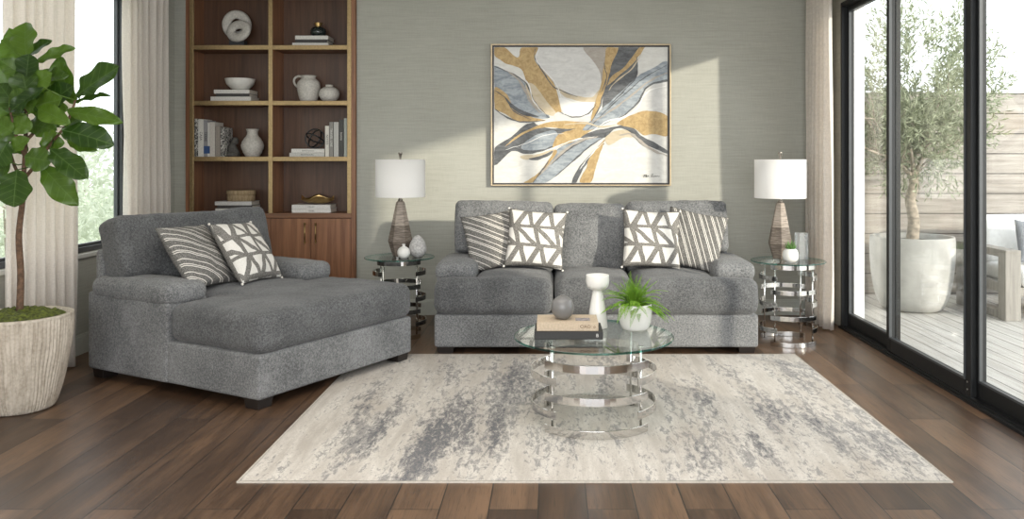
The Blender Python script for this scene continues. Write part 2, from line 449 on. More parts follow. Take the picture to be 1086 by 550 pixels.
def cyl(bm, p0, p1, r, seg=14): return tube(bm, [p0, p1], r, seg)

def rbox(bm, c, size, r, step=.04, puff=(0, 0, 0), rot=None):
    """rounded, optionally puffed box"""
    h = [s/2 for s in size]; r = min(r, min(h)*.98); cache = {}
    def samples(a):
        k = 4; s = [-a+r*(1-math.cos(PI/2*i/k))*1.0 for i in range(k)]
        s = [-a+r*i/k for i in range(k)]
        n = max(1, round(2*(a-r)/step)); s += [-(a-r)+2*(a-r)*i/n for i in range(n+1)] if a-r > 1e-6 else [0]
        s += [a-r+r*(i+1)/k for i in range(k)]
        return s
    sm = [samples(a) for a in h]
    def vert(p):
        key = tuple(round(q, 5) for q in p)
        if key in cache: return cache[key]
        inn = Vector([max(-(a-r), min(a-r, q)) for q, a in zip(p, h)])
        d = Vector(p)-inn
        # cube-to-sphere warp for even rounding
        if d.length > 1e-9: d = d.normalized()*r
        o = inn+d
        q = [max(-1, min(1, o[i]/h[i])) for i in range(3)]
        for i in range(3):
            j, k = (i+1) % 3, (i+2) % 3
            o[i] += puff[i]*q[i]*(1-q[j]**2)*(1-q[k]**2)
        if rot is not None: o = rot @ o
        v = bm.verts.new(o+Vector(c)); cache[key] = v; return v
    for ax in range(3):
        j, k = (ax+1) % 3, (ax+2) % 3
        for sgn in (-1, 1):
            for u0, u1 in zip(sm[j], sm[j][1:]):
                for v0, v1 in zip(sm[k], sm[k][1:]):
                    f = []
                    for u, v in ((u0, v0), (u1, v0), (u1, v1), (u0, v1)):
                        p = [0, 0, 0]; p[ax] = sgn*h[ax]; p[j] = u; p[k] = v; f.append(vert(p))
                    if len(set(f)) == 4:
                        try: bm.faces.new(f if sgn > 0 else f[::-1])
                        except ValueError: pass
    return bm
CL = bpy.data.textures.new('cloth_ripple', 'CLOUDS'); CL.noise_scale = .17; CL.noise_depth = 2
def soften(o, voxel=.016, it=8, ripple=.012):
    m = o.modifiers.new('remesh', 'REMESH'); m.mode = 'VOXEL'; m.voxel_size = voxel; m.use_smooth_shade = True
    s = o.modifiers.new('smooth', 'SMOOTH'); s.factor = .5; s.iterations = it
    if ripple:
        d = o.modifiers.new('ripple', 'DISPLACE'); d.texture = CL; d.texture_coords = 'LOCAL'; d.strength = ripple; d.mid_level = .5
    return o
def frame_rect(bm, axis, pos, a0, a1, z0, z1, w, t, mi=0):
    """rectangular frame in the plane axis=pos; a is the horizontal span"""
    for (p0, p1, q0, q1) in ((a0, a0+w, z0, z1), (a1-w, a1, z0, z1), (a0+w, a1-w, z0, z0+w), (a0+w, a1-w, z1-w, z1)):
        if axis == 'X': bx(pos-t/2, pos+t/2, p0, p1, q0, q1, bm, mi)
        else: bx(p0, p1, pos-t/2, pos+t/2, q0, q1, bm, mi)
    return bm
def curve_text(name, txt, size, mat, parent, loc, rot, align='LEFT', depth=.0003):
    cu = bpy.data.curves.new(name, 'FONT'); cu.body = txt; cu.size = size; cu.extrude = depth; cu.align_x = align; cu.align_y = 'CENTER'
    tmp = bpy.data.objects.new('lettering', cu); C.objects.link(tmp); bpy.context.view_layer.update()
    me = bpy.data.meshes.new_from_object(tmp.evaluated_get(bpy.context.evaluated_depsgraph_get())); bpy.data.objects.remove(tmp); bpy.data.curves.remove(cu)
    me.name = name; me.materials.clear(); me.materials.append(mat)
    o = bpy.data.objects.new(name, me); C.objects.link(o); o.parent = parent
    o.location = loc; o.rotation_euler = rot; return o

# ------------------------------------------------------------------ room shell
XL, XR, YB, YF, ZC = -3.53, 2.5, 7.75, -1.0, 3.1
BX0, BX1 = -3.418, -1.828            # bookcase niche
struct(to_obj('floor', bx(XL-.2, XR+.14, YF-.2, YB+.5, -.12, 0), M['floor'], smooth=False))
struct(to_obj('ceiling', bx(XL-.2, XR+.2, YF-.2, YB+.5, ZC, ZC+.15), M['paint_white'], smooth=False))
b = bx(XL-.2, BX0, YB, YB+.42, 0, ZC); bx(BX1, XR+.16, YB, YB+.42, 0, ZC, b); bx(BX0, BX1, YB+.36, YB+.42, 0, ZC, b)
struct(to_obj('wall_back', b, M['wall'], smooth=False))
WY0, WY1, WZ0, WZ1 = 4.85, 6.86, .75, 2.82
b = bx(XL-.10, XL, YF-.2, WY0, 0, ZC); bx(XL-.10, XL, WY1, YB, 0, ZC, b); bx(XL-.10, XL, WY0, WY1, 0, WZ0, b); bx(XL-.10, XL, WY0, WY1, WZ1, ZC, b)
struct(to_obj('wall_left', b, M['wall'], smooth=False))
DY0, DY1, DZ = 3.45, 7.17, 2.80
b = bx(XR, XR+.16, YF-.2, DY0, 0, ZC); bx(XR, XR+.16, DY1, YB, 0, ZC, b); bx(XR, XR+.16, DY0, DY1, DZ, ZC, b)
struct(to_obj('wall_right', b, M['wall'], smooth=False))
RX0, RX1, RZ0, RZ1 = -3.0, 2.2, .4, 2.9  # unseen opening, added to let fill daylight in from behind
b = bx(XL, RX0, YF-.2, YF, 0, ZC); bx(RX1, XR, YF-.2, YF, 0, ZC, b); bx(RX0, RX1, YF-.2, YF, 0, RZ0, b); bx(RX0, RX1, YF-.2, YF, RZ1, ZC, b)
struct(to_obj('wall_front', b, M['wall'], smooth=False))
b = bx(BX1, XR, YB-.018, YB, 0, .13); bx(BX1, XR, YB-.011, YB, .13, .145, b)
struct(to_obj('baseboard_back', b, M['base'], smooth=False))
b = bx(XL, XL+.018, YF, YB, 0, .13); bx(XL, XL+.011, YF, YB, .13, .145, b)
struct(to_obj('baseboard_left', b, M['base'], smooth=False))
# exterior stucco edge beside the sliding door
struct(to_obj('trim_1', bx(XR+.087, XR+.19, DY1-.014, DY1+.13, 0, ZC), M['stucco'], smooth=False))

# left window
w1 = struct(thing('window_1', 'tall dark grey framed window in the left wall between two curtains', 'window')); del w1['category']
b = frame_rect(bmesh.new(), 'X', XL-.035, WY0, WY1, WZ0, WZ1, .04, .055)
to_obj('window_frame', b, M['grey_frame'], w1, smooth=False, bevel=.003)
to_obj('inner_sash', frame_rect(bmesh.new(), 'X', XL-.05, WY0+.04, WY1-.04, WZ0+.04, WZ1-.04, .022, .03), M['grey_frame'], w1, smooth=False, bevel=.003)
to_obj('pane', bx(XL-.053, XL-.047, WY0+.055, WY1-.055, WZ0+.055, WZ1-.055), M['pane'], w1, smooth=False)
to_obj('window_sill', bx(XL-.02, XL+.03, WY0-.03, WY1+.03, WZ0-.035, WZ0-.004), M['sill'], w1, smooth=False, bevel=.004)

# sliding glass door
dr = struct(thing('door_1', 'black framed sliding glass door to the deck', 'door')); del dr['category']
b = bx(XR-.012, XR+.085, DY1-.028, DY1, 0, DZ); bx(XR-.012, XR+.085, DY0, DY0+.055, 0, DZ, b); bx(XR-.012, XR+.085, DY0+.055, DY1-.028, DZ-.04, DZ, b)
to_obj('door_frame', b, M['black_frame'], dr, smooth=False, bevel=.003)
b = bx(XR-.03, XR+.15, DY0, DY1, 0, .018)
for k in range(3): bx(XR-.012+k*.05, XR-.004+k*.05, DY0, DY1, .018, .03, b)
to_obj('track', b, M['black_frame'], dr, smooth=False)
for i, (y0, y1, x, wA) in enumerate(((6.14, DY1-.028, XR+.058, .055), (4.955, 6.21, XR+.016, .072), (3.50, 4.985, XR+.058, .062))):
    b = bx(x-.0185, x+.0185, y0, y0+wA, .03, DZ-.04); bx(x-.0185, x+.0185, y1-wA, y1, .03, DZ-.04, b)
    bx(x-.0185, x+.0185, y0+wA, y1-wA, .03, .135, b); bx(x-.0185, x+.0185, y0+wA, y1-wA, DZ-.085, DZ-.04, b)
    p = to_obj('sliding_panel', b, M['black_frame'], dr, smooth=False, bevel=.004)
    to_obj('glass_pane', bx(x-.004, x+.004, y0+wA-.01, y1-wA+.01, .125, DZ-.075), M['pane'], p, smooth=False)
    b = bmesh.new(); frame_rect(b, 'X', x-.016, y0+wA-.012, y1-wA+.012, .125, DZ-.075, .014, .02)
    to_obj('glazing_bead', b, M['grey_frame'], p, smooth=False)
    if i == 1:
        b = bmesh.new()
        for z in (.07, .115): cyl(b, (x-.021, y0+.04, z), (x-.017, y0+.04, z), .006, 10)
        to_obj('screw', b, M['silver'], p)

# ------------------------------------------------------------------ outdoors
struct(to_obj('deck', bx(XR+.15, 12, -6, 9.6, -.12, -.012), M['deck'], smooth=False))
fn = thing('fence', 'tall weathered horizontal board fence behind the potted olive tree', 'fence', (7.3, 8.95, 0))
to_obj('board_panel', bx(-4.6, 4.6, 0, .04, -.02, 2.17), M['fence'], fn, smooth=False)
for k in range(4): to_obj('post', bx(-4.5+k*3, -4.4+k*3, .042, .13, -.02, 2.14), M['out_wood'], fn, smooth=False, bevel=.004)
struct(to_obj('ground', bx(-40, XL-.25, -20, 40, -.3, -.12), plain('lawn', (.34, .38, .25), .95, var=.3, scale=2), smooth=False))

def leaf_quad(bm, p, d, n, L, w):
    d = d.normalized(); s = d.cross(n)
    if s.length < 1e-4: s = d.cross(Vector((0.3, 1, .2)))
    s.normalize(); up = s.cross(d)*(w*.25)
    a = bm.verts.new(p); m1 = bm.verts.new(p+d*L*.5+s*w*.5+up); m2 = bm.verts.new(p+d*L*.5-s*w*.5+up); mm = bm.verts.new(p+d*L*.5); e = bm.verts.new(p+d*L)
    bm.faces.new((a, m1, mm)); bm.faces.new((mm, m1, e)); bm.faces.new((a, mm, m2)); bm.faces.new((mm, e, m2))
def rv(rs=random): 
    while True:
        v = Vector((rs.uniform(-1, 1), rs.uniform(-1, 1), rs.uniform(-1, 1)))
        if .05 < v.length < 1: return v.normalized()

ot = thing('potted_olive_tree', 'silvery green olive tree in a big round concrete pot on the deck', 'tree', (3.52, 8.13, 0))
pr = smooth_prof([(0.20, -.012), (.27, .0), (.325, .09), (.365, .26), (.385, .46), (.39, .62), (.385, .70)], 5)+[(.35, .70), (.345, .63), (0, .63)]
to_obj('pot', lathe(bmesh.new(), [(0, -.012)]+pr, 56), M['concrete'], ot)
to_obj('soil', lathe(bmesh.new(), [(0, .632), (.34, .632), (.33, .648), (.2, .66), (0, .665)], 32), M['soil'], ot)
rs = random.Random(3)
b = bmesh.new()
trunk = [(0, 0, .62), (.02, 0, .85), (-.01, .01, 1.05), (.02, 0, 1.2), (.01, 0, 1.33)]
tube(b, smooth_prof(trunk, 4), [.06-.0012*i for i in range(len(smooth_prof(trunk, 4)))], 12)
twigs = []
def grow(p, d, L, r, lev):
    pts = [p]; q = Vector(p)
    for k in range(5):
        d = (d+rv(rs)*.28+Vector((0, 0, .10))).normalized(); q = q+d*L/5; pts.append(q.copy())
        if lev <= 1: twigs.append((q.copy(), d.copy()))
    tube(b, pts, [r*(1-.13*i) for i in range(len(pts))], 6)
    if lev > 0:
        for k in range(5 if lev > 1 else 4):
            i = rs.randint(1, 5); nd = (d*.55+rv(rs)*.85+Vector((0, -.0, .25))).normalized()
            grow(pts[i], nd, L*rs.uniform(.55, .8), r*.5, lev-1)
for a in range(7):
    an = a*2*PI/7+.3
    grow(Vector((.01, 0, 1.28)), Vector((math.cos(an)*.85, math.sin(an)*.45, .75)).normalized(), rs.uniform(.5, .75), .024, 2)
to_obj('trunk', b, M['olive_bark'], ot)
b = bmesh.new()
cen = Vector((.07, 0, 2.06)); cnt = 0
def inside(p, f=1.0):
    e = p-cen; return (e.x/.76)**2+(e.y/.62)**2+(e.z/.95)**2 < f
for (p, d) in twigs:
    if not inside(p, 1.0): continue
    for k in range(9):
        q = p+rv(rs)*rs.uniform(0, .08); dd = (d*.7+rv(rs)*.8+Vector((0, 0, .2))).normalized()
        leaf_quad(b, q, dd, rv(rs), rs.uniform(.06, .10), rs.uniform(.013, .019)); cnt += 1
cnt = 0
while cnt < 7600:
    e = rv(rs)*rs.uniform(.05, 1)**.45
    p = cen+Vector((e.x*.75, e.y*.56, e.z*.87))
    if noise.noise(p*3.3) < -.14: continue
    d0 = (Vector((e.x, e.y, e.z+.5))).normalized()
    for k in range(9):
        q = p+d0*k*.022; dd = (d0*.7+rv(rs)*.75).normalized()
        leaf_quad(b, q, dd, rv(rs), rs.uniform(.06, .11), rs.uniform(.013, .019)); cnt += 1
to_obj('foliage', b, M['olive_leaf'], ot, smooth=False)

# outdoor lounge chair on the deck
oc = thing('outdoor_armchair', 'weathered grey wood outdoor armchair with white cushions on the deck', 'armchair', (4.72, 7.95, -.012))
for sx in (-.56, .56):
    b = bx(sx-.07, sx+.07, -.46, -.33, 0, .64); bx(sx-.07, sx+.07, .33, .46, 0, .64, b); bx(sx-.07, sx+.07, -.33, .33, .57, .64, b); bx(sx-.05, sx+.05, -.33, .33, .0, .07, b); bx(sx-.045, sx+.045, -.33, .33, .24, .33, b)
    to_obj('arm_frame', b, M['out_wood'], oc, smooth=False, bevel=.005)
to_obj('seat_frame', bx(-.49, .49, -.42, .40, .22, .30), M['out_wood'], oc, smooth=False, bevel=.005)
to_obj('back_frame', bx(-.49, .49, .40, .45, .30, .78), M['out_wood'], oc, smooth=False, bevel=.005)
to_obj('seat_cushion', rbox(bmesh.new(), (0, -.05, .385), (.96, .84, .16), .05, puff=(0, 0, .02)), M['out_cushion'], oc)
to_obj('back_cushion', rbox(bmesh.new(), (0, .27, .68), (.96, .19, .46), .06, puff=(0, .04, .01), rot=Matrix.Rotation(R(-10), 3, 'X')), M['out_cushion'], oc)

# shrubs beyond the left window, overexposure painted into their pale leaves
for i, (x, y, z, rx, rz_, n, lab) in enumerate(((-6.3, 9.6, .85, 1.3, 1.25, 2600, 'large glare-bleached shrub close outside the left window'), (-8.2, 13.2, 1.0, 1.9, 1.5, 2400, 'glare-bleached shrub farther off behind the large shrub outside the left window'))):
    sh = thing('shrub', lab, 'shrub', (x, y, -.12), 0, 'shrubs outside the left window')
    b = bmesh.new(); rs = random.Random(20+i)
    for k in range(n):
        e = rv(rs)*rs.uniform(.3, 1)**.5; p = Vector((e.x*rx, e.y*rx, z+e.z*rz_+.2))
        if p.z < 0.05: continue
        leaf_quad(b, p, (rv(rs)+Vector((0, 0, .5))), rv(rs), rs.uniform(.09, .16), rs.uniform(.045, .075))
    to_obj('foliage', b, M['shrub_leaf'], sh, smooth=False)
    b = bmesh.new()
    for k in range(6):
        a = k*PI/3; tube(b, [(0, 0, 0), (math.cos(a)*.2, math.sin(a)*.2, z*.6), (math.cos(a)*rx*.5, math.sin(a)*rx*.5, z*1.2)], [.03, .022, .01], 6)
    to_obj('stem', b, M['olive_bark'], sh)

# ------------------------------------------------------------------ curtains
def curtain(name, label, x, y0, y1, amp, folds, seed, z1=3.06, taper=0):
    rs = random.Random(seed); bm = bmesh.new(); n = folds*16; nz = 26; rows = []
    ph = [rs.uniform(.6, 1.25) for _ in range(folds+2)]; wd = [rs.uniform(-.3, .3) for _ in range(folds+2)]
    for j in range(nz+1):
        z = .012+(z1-.012)*j/nz; row = []
        for i in range(n+1):
            t = i/n; k = int(min(t*folds, folds-1e-6)); ff = t*folds-k
            a_ = amp*(ph[k]*(1-ff)+ph[k+1]*ff)*(1-.25*j/nz)
            yy = y0+(y1-y0)*(t+.012*wd[k]*math.sin(PI*ff))
            yy += taper*(1-j/nz)*(t-.5)
            xx = x+a_*math.sin(2*PI*t*folds+.5*math.sin(j*.22+k))+.006*noise.noise(Vector((t*9, z*1.3, seed)))
            row.append(bm.verts.new((xx, yy, z)))
        rows.append(row)
    for A, B in zip(rows, rows[1:]):
        for i in range(n): bm.faces.new((A[i], A[i+1], B[i+1], B[i]))
    o = to_obj(name, bm, M['curtain']); s = o.modifiers.new('solid', 'SOLIDIFY'); s.thickness = .002
    return tag(o, label, 'curtain')
curtain('curtain', 'linen curtain left of the window behind the fiddle leaf fig', -3.37, 5.10, 5.86, .042, 7, 1)
curtain('curtain', 'linen curtain between the left window and the bookcase', -3.42, 6.62, 7.40, .04, 7, 2)
curtain('curtain', 'linen curtain beside the sliding door behind the right lamp table', 2.335, 6.98, 7.60, .045, 6, 3)

# ------------------------------------------------------------------ rug
RGX0, RGX1, RGY0, RGY1 = -1.415, 1.795, 3.735, 6.16
rug = to_obj('area_rug', rbox(bmesh.new(), ((RGX0+RGX1)/2, (RGY0+RGY1)/2, .0035), (RGX1-RGX0, RGY1-RGY0, .007), .003, step=.4), M['rug'])
tag(rug, 'cream and grey distressed abstract area rug under the coffee table', 'rug')
eb = frame_rect(bmesh.new(), 'Y', 0, RGX0-.006, RGX1+.006, RGY0-.006, RGY1+.006, .012, .007)
for v in eb.verts: v.co = Vector((v.co.x, v.co.z, v.co.y+.0035))
e_ = to_obj('binding', eb, M['rug_edge'], None, smooth=False); e_.parent = rug

# ------------------------------------------------------------------ bookcase
FY = YB-.03
bc = thing('bookcase', 'tall built-in walnut bookcase with brass edged shelves and lower cabinet doors', 'bookcase', (-2.623, FY, 0))
hw = (BX1-BX0)/2-.004; dep = .33
for sx in (-1, 1): to_obj('side_panel', bx(sx*hw-.02-sx*.02, sx*hw+.02-sx*.02, 0, dep, 0, 3.08), M['walnut'], bc, smooth=False)
to_obj('back_panel', bx(-hw+.04, hw-.04, dep-.02, dep, .0, 3.08), M['walnut_dark'], bc, smooth=False)
to_obj('divider', bx(-.02, .02, .012, dep-.02, .94, 3.08), M['walnut'], bc, smooth=False)
SH = [1.454, 1.974, 2.491, 3.01]
for z in SH:
    for sx in (-1, 1):
        a, c_ = sorted((sx*.02, sx*(hw-.04)))
        s = to_obj('shelf', bx(a, c_, .012, dep-.02, z-.02, z+.02), M['walnut_x'], bc, smooth=False)
        to_obj('brass_edge', bx(a, c_, -.006, .012, z-.021, z+.021), M['brass'], s, smooth=False, bevel=.002)
for x in (-hw+.058, 0, hw-.058):
    to_obj('brass_upright', bx(x-.019, x+.019, -.009, .012, .95, 3.08), M['brass'], bc, smooth=False, bevel=.002)
to_obj('counter', bx(-hw+.04, hw-.04, -.004, dep-.02, .905, .95), M['walnut_x'], bc, smooth=False, bevel=.002)
to_obj('plinth', bx(-hw+.04, hw-.04, .05, .08, 0, .09), M['walnut_dark'], bc, smooth=False)
to_obj('cabinet_floor', bx(-hw+.04, hw-.04, .03, dep-.02, .09, .11), M['walnut_x'], bc, smooth=False)
dw = (2*hw-.08)/4
for k in range(4):
    x0 = -hw+.04+k*dw; d_ = to_obj('cabinet_door', bx(x0+.002, x0+dw-.002, .0, .022, .095, .90), M['walnut'], bc, smooth=False, bevel=.002)
    hx = x0+dw-.05 if k % 2 == 0 else x0+.05
    b = bmesh.new(); cyl(b, (hx, -.03, .67), (hx, -.03, .865), .006, 10)
    for z in (.69, .845): cyl(b, (hx, -.03, z), (hx, .001, z), .0045, 8); 
    for z in (.675, .69, .845, .86): cyl(b, (hx, -.03, z-.004), (hx, -.03, z+.004), .009, 10)
    to_obj('handle', b, M['brass_dark'], d_)

def PX(px, Y=7.83): return (px-586)*Y/880
ink = plain('printed_ink', (.03, .03, .03), .8, var=0); ink_w = plain('pale_lettering', (.62, .60, .56), .8, var=0); ink_b = plain('brown_lettering', (.14, .08, .04), .8, var=0)
bcache = {}
def bookmat(c):
    if c not in bcache: bcache[c] = plain('book_cover', c, .6, var=.1, scale=90)
    return bcache[c]
def book(label, loc, W_, T, D, col, upright=False, rz=0, group=None, title=None, tmat=None, pattern=None, tsize=None, talign='CENTER', tx=0):
    """spine on the -Y side; W_ spine length, T thickness, D depth"""
    t = thing('book', label, 'book', loc, rz, group)
    Mr = Matrix.Rotation(PI/2, 4, 'Y') if upright else Matrix.Identity(4)
    b = bx(-W_/2, W_/2, 0, D, 0, .003); bx(-W_/2, W_/2, 0, D, T-.003, T, b); bx(-W_/2, W_/2, 0, .004, .003, T-.003, b)
    p = bx(-W_/2+.004, W_/2-.004, .0045, D-.005, .0032, T-.0032)
    for q in (b, p):
        if upright:
            for v in q.verts: v.co = Vector((v.co.z-T/2, v.co.y, v.co.x+W_/2))
    c_ = to_obj('cover', b, pattern or bookmat(col), t, smooth=False, bevel=.0012)
    to_obj('pages', p, M['pages'], t, smooth=False)
    if title:
        sz = tsize or T*.6
        if upright: curve_text('title', title, sz, tmat or ink, c_, (0, -.0008, W_*.55+tx), (PI/2, -PI/2+PI, 0), 'CENTER')
        else: curve_text('title', title, sz, tmat or ink, c_, (tx, -.0008, T/2), (PI/2, 0, 0), talign)
    return t
bY = FY+.03
def stack(z, items, group):
    for (x0, x1, T, col, lab, ti, tm) in items:
        x0, x1 = PX(x0), PX(x1)
        book(lab, ((x0+x1)/2, bY+.02, z), x1-x0, T, .23, col, group=group, title=ti, tmat=tm, tsize=T*.45); z += T+.0005
    return z
white, grey, dk = (.62, .60, .56), (.40, .385, .36), (.05, .047, .045)
TOP = {0: .9505, 1: 1.4745, 2: 1.9945, 3: 2.5115}
g = 'books stacked under the dark vase'
zA = stack(TOP[3], ((312, 350, .030, white, 'bottom pale book of the stack under the dark hammered vase', None, None), (315, 348.5, .030, dk, 'dark middle book of the stack under the dark hammered vase', None, None), (315, 349.5, .036, white, 'top white book directly under the dark hammered vase', None, None)), g)
g = 'books stacked under the white bowl'
zB = stack(TOP[2], ((226, 268.5, .043, white, 'bottom pale book of the stack under the white bowl', None, None), (231.5, 267, .028, dk, 'thin black middle book of the stack under the white bowl', None, None), (229.5, 267, .036, white, 'top white book directly under the white bowl', None, None)), g)
g = 'white books lying under the wire orb'
zC = stack(TOP[1], ((309, 346, .038, (.50, .49, .45), 'lower pale grey book lying under the black wire orb', 'ARCHITECTURE', ink), (311, 346, .036, white, 'upper white book lying under the black wire orb', 'interiors at home', ink)), g)
g = 'books stacked under the woven box'
zD = stack(TOP[0], ((231, 271, .040, white, 'bottom white book under the woven box, partly hidden by the chaise', None, None), (233, 270, .028, dk, 'black middle book of the stack under the woven box', None, None), (230.5, 269, .036, (.55, .54, .52), 'top pale grey book directly under the woven box', None, None)), g)
g = 'white books under the gold bowl'
zE = stack(TOP[0], ((311.5, 352.5, .037, white, 'lower white book under the wavy gold bowl', 'LIVING', ink), (311.5, 352, .037, white, 'upper white book directly under the wavy gold bowl', 'collected', ink)), g)
def speck():
    m = Mat('marbled_cover', rough=.7); n = m.noise(38, 4, None, .7, 1.5)
    m.set('Base Color', m.mix(n.smooth(.45, .55), (.03, .028, .026), (.5, .48, .44))); return m.m
SPK = speck()
g = 'upright books on the left of the third shelf'
for (x0, x1, py, col, lab, ti, tm, pat) in ((209.6, 213.2, 125.4, dk, 'black mottled upright book at far left against the bookcase side', None, None, SPK),
        (213.5, 219.2, 126, (.60, .585, .54), 'thick white upright book with black lettering on its spine', 'CASA', ink, None),
        (219.4, 223.2, 127, (.27, .265, .27), 'grey upright book with a blue band low on its spine', 'TERRE', ink, None),
        (223.5, 225.6, 129.5, white, 'very thin white upright book beside the blue banded grey one', None, None, None),
        (225.8, 231.2, 129, (.52, .485, .44), 'wide pale beige upright book in the left row', None, None, None),
        (231.8, 236.6, 133.5, (.27, .235, .205), 'taupe upright book next to the black and white marbled one', None, None, None),
        (237, 241.2, 134.6, grey, 'black and white marbled upright book beside the bust bookend', None, None, SPK)):
    h = (168.4-3.0-py)/112.3; t_ = book(lab, (PX((x0+x1)/2), bY+.01, TOP[1]), h, (x1-x0)*7.83/880, .20, col, True, group=g, title=ti, tmat=tm, pattern=pat, tsize=.032)
    if 'blue band' in lab:
        w_ = (x1-x0)*7.83/880; to_obj('blue_band', bx(-w_/2-.0004, w_/2+.0004, -.0006, .02, .03, .10), bookmat((.03, .07, .19)), t_, smooth=False)
g = 'upright books at the right end of the third shelf'
for (x0, x1, py, col, lab, ti, tm) in ((346.9, 351.0, 133, (.62, .585, .52), 'narrow cream upright book beside the black wire orb', 'NOTES', ink),
        (351.3, 355.4, 129, (.23, .22, .20), 'dark grey upright book with large pale letters', 'TRAVEL LINE', ink_w),
        (355.9, 361.2, 129, (.45, .44, .41), 'plain light grey upright book with a thick spine', None, None),
        (361.5, 366.4, 126.5, (.055, .055, .05), 'charcoal upright book with white lettering on the spine', 'bonne', ink_w),
        (366.7, 370.0, 125, (.36, .38, .34), 'tall greenish grey upright book against the brass edged side', None, None)):
    h = (168.4-3.0-py)/112.3; book(lab, (PX((x0+x1)/2), bY+.01, TOP[1]), h, (x1-x0)*7.83/880, .20, col, True, group=g, title=ti, tmat=tm, tsize=.030)

# ornaments on the shelves
def deform(bm, f): 
    for v in bm.verts: v.co = f(v.co)
    return bm
def ring(bm, c, R_, ra, rb, rot, n=48, m=16, sq=1.0):
    vs = []
    for i in range(n):
        a = 2*PI*i/n; row = []
        for k in range(m):
            t = 2*PI*k/m; p = Vector(((R_+ra*math.cos(t))*math.cos(a), rb*math.sin(t), (R_*sq+ra*math.cos(t))*math.sin(a)))
            row.append(bm.verts.new(rot @ p+Vector(c)))
        vs.append(row)
    for i in range(n):
        for k in range(m): bm.faces.new((vs[i][k], vs[(i+1) % n][k], vs[(i+1) % n][(k+1) % m], vs[i][(k+1) % m]))
sc = thing('ring_sculpture', 'rough grey stone sculpture of two interlocked rings on a black block', 'sculpture', (PX(251), FY+.15, TOP[3]))
to_obj('block', bx(-.07, .07, -.045, .045, 0, .065), M['black_stone'], sc, smooth=False, bevel=.003)
b = bmesh.new(); ring(b, (-.024, .03, .215), .092, .042, .028, Matrix.Rotation(R(18), 3, 'Z') @ Matrix.Rotation(R(10), 3, 'X'), sq=1.08)
to_obj('stone_ring', b, M['stoneware'], sc, mods=())
b = bmesh.new(); ring(b, (.018, -.04, .148), .082, .044, .028, Matrix.Rotation(R(-14), 3, 'Z') @ Matrix.Rotation(R(-14), 3, 'X'), sq=.80)
to_obj('stone_ring', b, M['stoneware'], sc)

v = thing('bud_vase', 'dark hammered round vase with a gold collar on stacked books', 'vase', (PX(336), FY+.16, zA))
to_obj('body', lathe(bmesh.new(), [(0, 0)]+smooth_prof([(.04, 0), (.066, .02), (.075, .05), (.062, .082), (.03, .1)], 5), 36), M['dark_vase'], v)
to_obj('collar', lathe(bmesh.new(), [(.028, .095), (.028, .11), (.036, .128), (.038, .136), (.03, .136), (.024, .11), (.0, .105)], 30, mod=lambda a, z: 1+.05*math.cos(12*a)), M['gold'], v)
o = to_obj('bowl', lathe(bmesh.new(), [(0, 0)]+smooth_prof([(.05, 0), (.085, .02), (.122, .058), (.138, .108)], 6)+[(.134, .109)]+smooth_prof([(.128, .1), (.112, .058), (.075, .026), (0, .018)], 5), 48), M['ceramic_matt'], loc=(PX(253), FY+.15, zB))
tag(o, 'white ceramic bowl resting on a stack of books', 'bowl')
j = thing('jug', 'mottled white stoneware jug with one loop handle', 'jug', (PX(326), FY+.15, TOP[2]))
to_obj('body', lathe(bmesh.new(), [(0, 0)]+smooth_prof([(.068, 0), (.085, .03), (.102, .10), (.108, .15), (.098, .19), (.072, .215), (.062, .232), (.078, .247)], 5)+[(.070, .246), (.056, .23), (.06, .2), (0, .19)], 44), M['stoneware'], j)
b = bmesh.new(); tube(b, smooth_prof([(-.066, 0, .238), (-.10, 0, .242), (-.132, 0, .222), (-.137, 0, .185), (-.12, 0, .155), (-.098, 0, .140)], 5), .011, 10)
to_obj('handle', b, M['stoneware'], j)
o = to_obj('vase', lathe(bmesh.new(), [(0, 0)]+smooth_prof([(.05, 0), (.082, .03), (.096, .07), (.085, .11), (.05, .135), (.033, .142), (.036, .158)], 5)+[(.028, .157), (.025, .14), (0, .12)], 44), M['stoneware'], loc=(PX(347.6)+.012, FY+.12, TOP[2]))
tag(o, 'small squat round vase to the right of the jug', 'vase')
o = to_obj('vase', lathe(bmesh.new(), [(0, 0)]+smooth_prof([(.06, 0), (.085, .04), (.104, .095), (.095, .14), (.07, .18), (.052, .205), (.050, .235), (.060, .262)], 5)+[(.050, .26), (.042, .23), (.05, .2), (0, .19)], 60, mod=lambda a, z: 1+(.018*math.sin(z*190)+.01*math.cos(10*a)) if z < .2 else 1), M['stoneware'], loc=(PX(266.6), FY+.14, TOP[1]))
tag(o, 'pale ribbed stoneware vase right of the bust bookend', 'vase')
# bust bookend: bowed head on a sloping body
b = bmesh.new(); rbox(b, (0, 0, .02), (.10, .10, .04), .012); rbox(b, (-.012, 0, .075), (.075, .075, .10), .034, rot=Matrix.Rotation(R(-12), 3, 'Y')); rbox(b, (.012, 0, .148), (.062, .07, .078), .03, rot=Matrix.Rotation(R(20), 3, 'Y')); rbox(b, (.03, 0, .06), (.03, .04, .09), .014, rot=Matrix.Rotation(R(-25), 3, 'Y')); rbox(b, (.038, 0, .132), (.018, .018, .024), .008)
o = to_obj('bust_bookend', b, plain('dark_grey_cast_stone', (.075, .07, .062), .8, var=.3, scale=50), loc=(PX(246.8), FY+.13, TOP[1])); soften(o, .006, 4, 0)
tag(o, 'dark grey bowed bust bookend beside the marbled book', 'bookend')
b = bmesh.new()
for rot in (Matrix.Rotation(R(8), 3, 'Z'), Matrix.Rotation(R(75), 3, 'Z') @ Matrix.Rotation(R(25), 3, 'X'), Matrix.Rotation(R(-40), 3, 'Z') @ Matrix.Rotation(R(60), 3, 'X')):
    ring(b, (0, 0, .098), .089, .0065, .0065, rot, 48, 10)
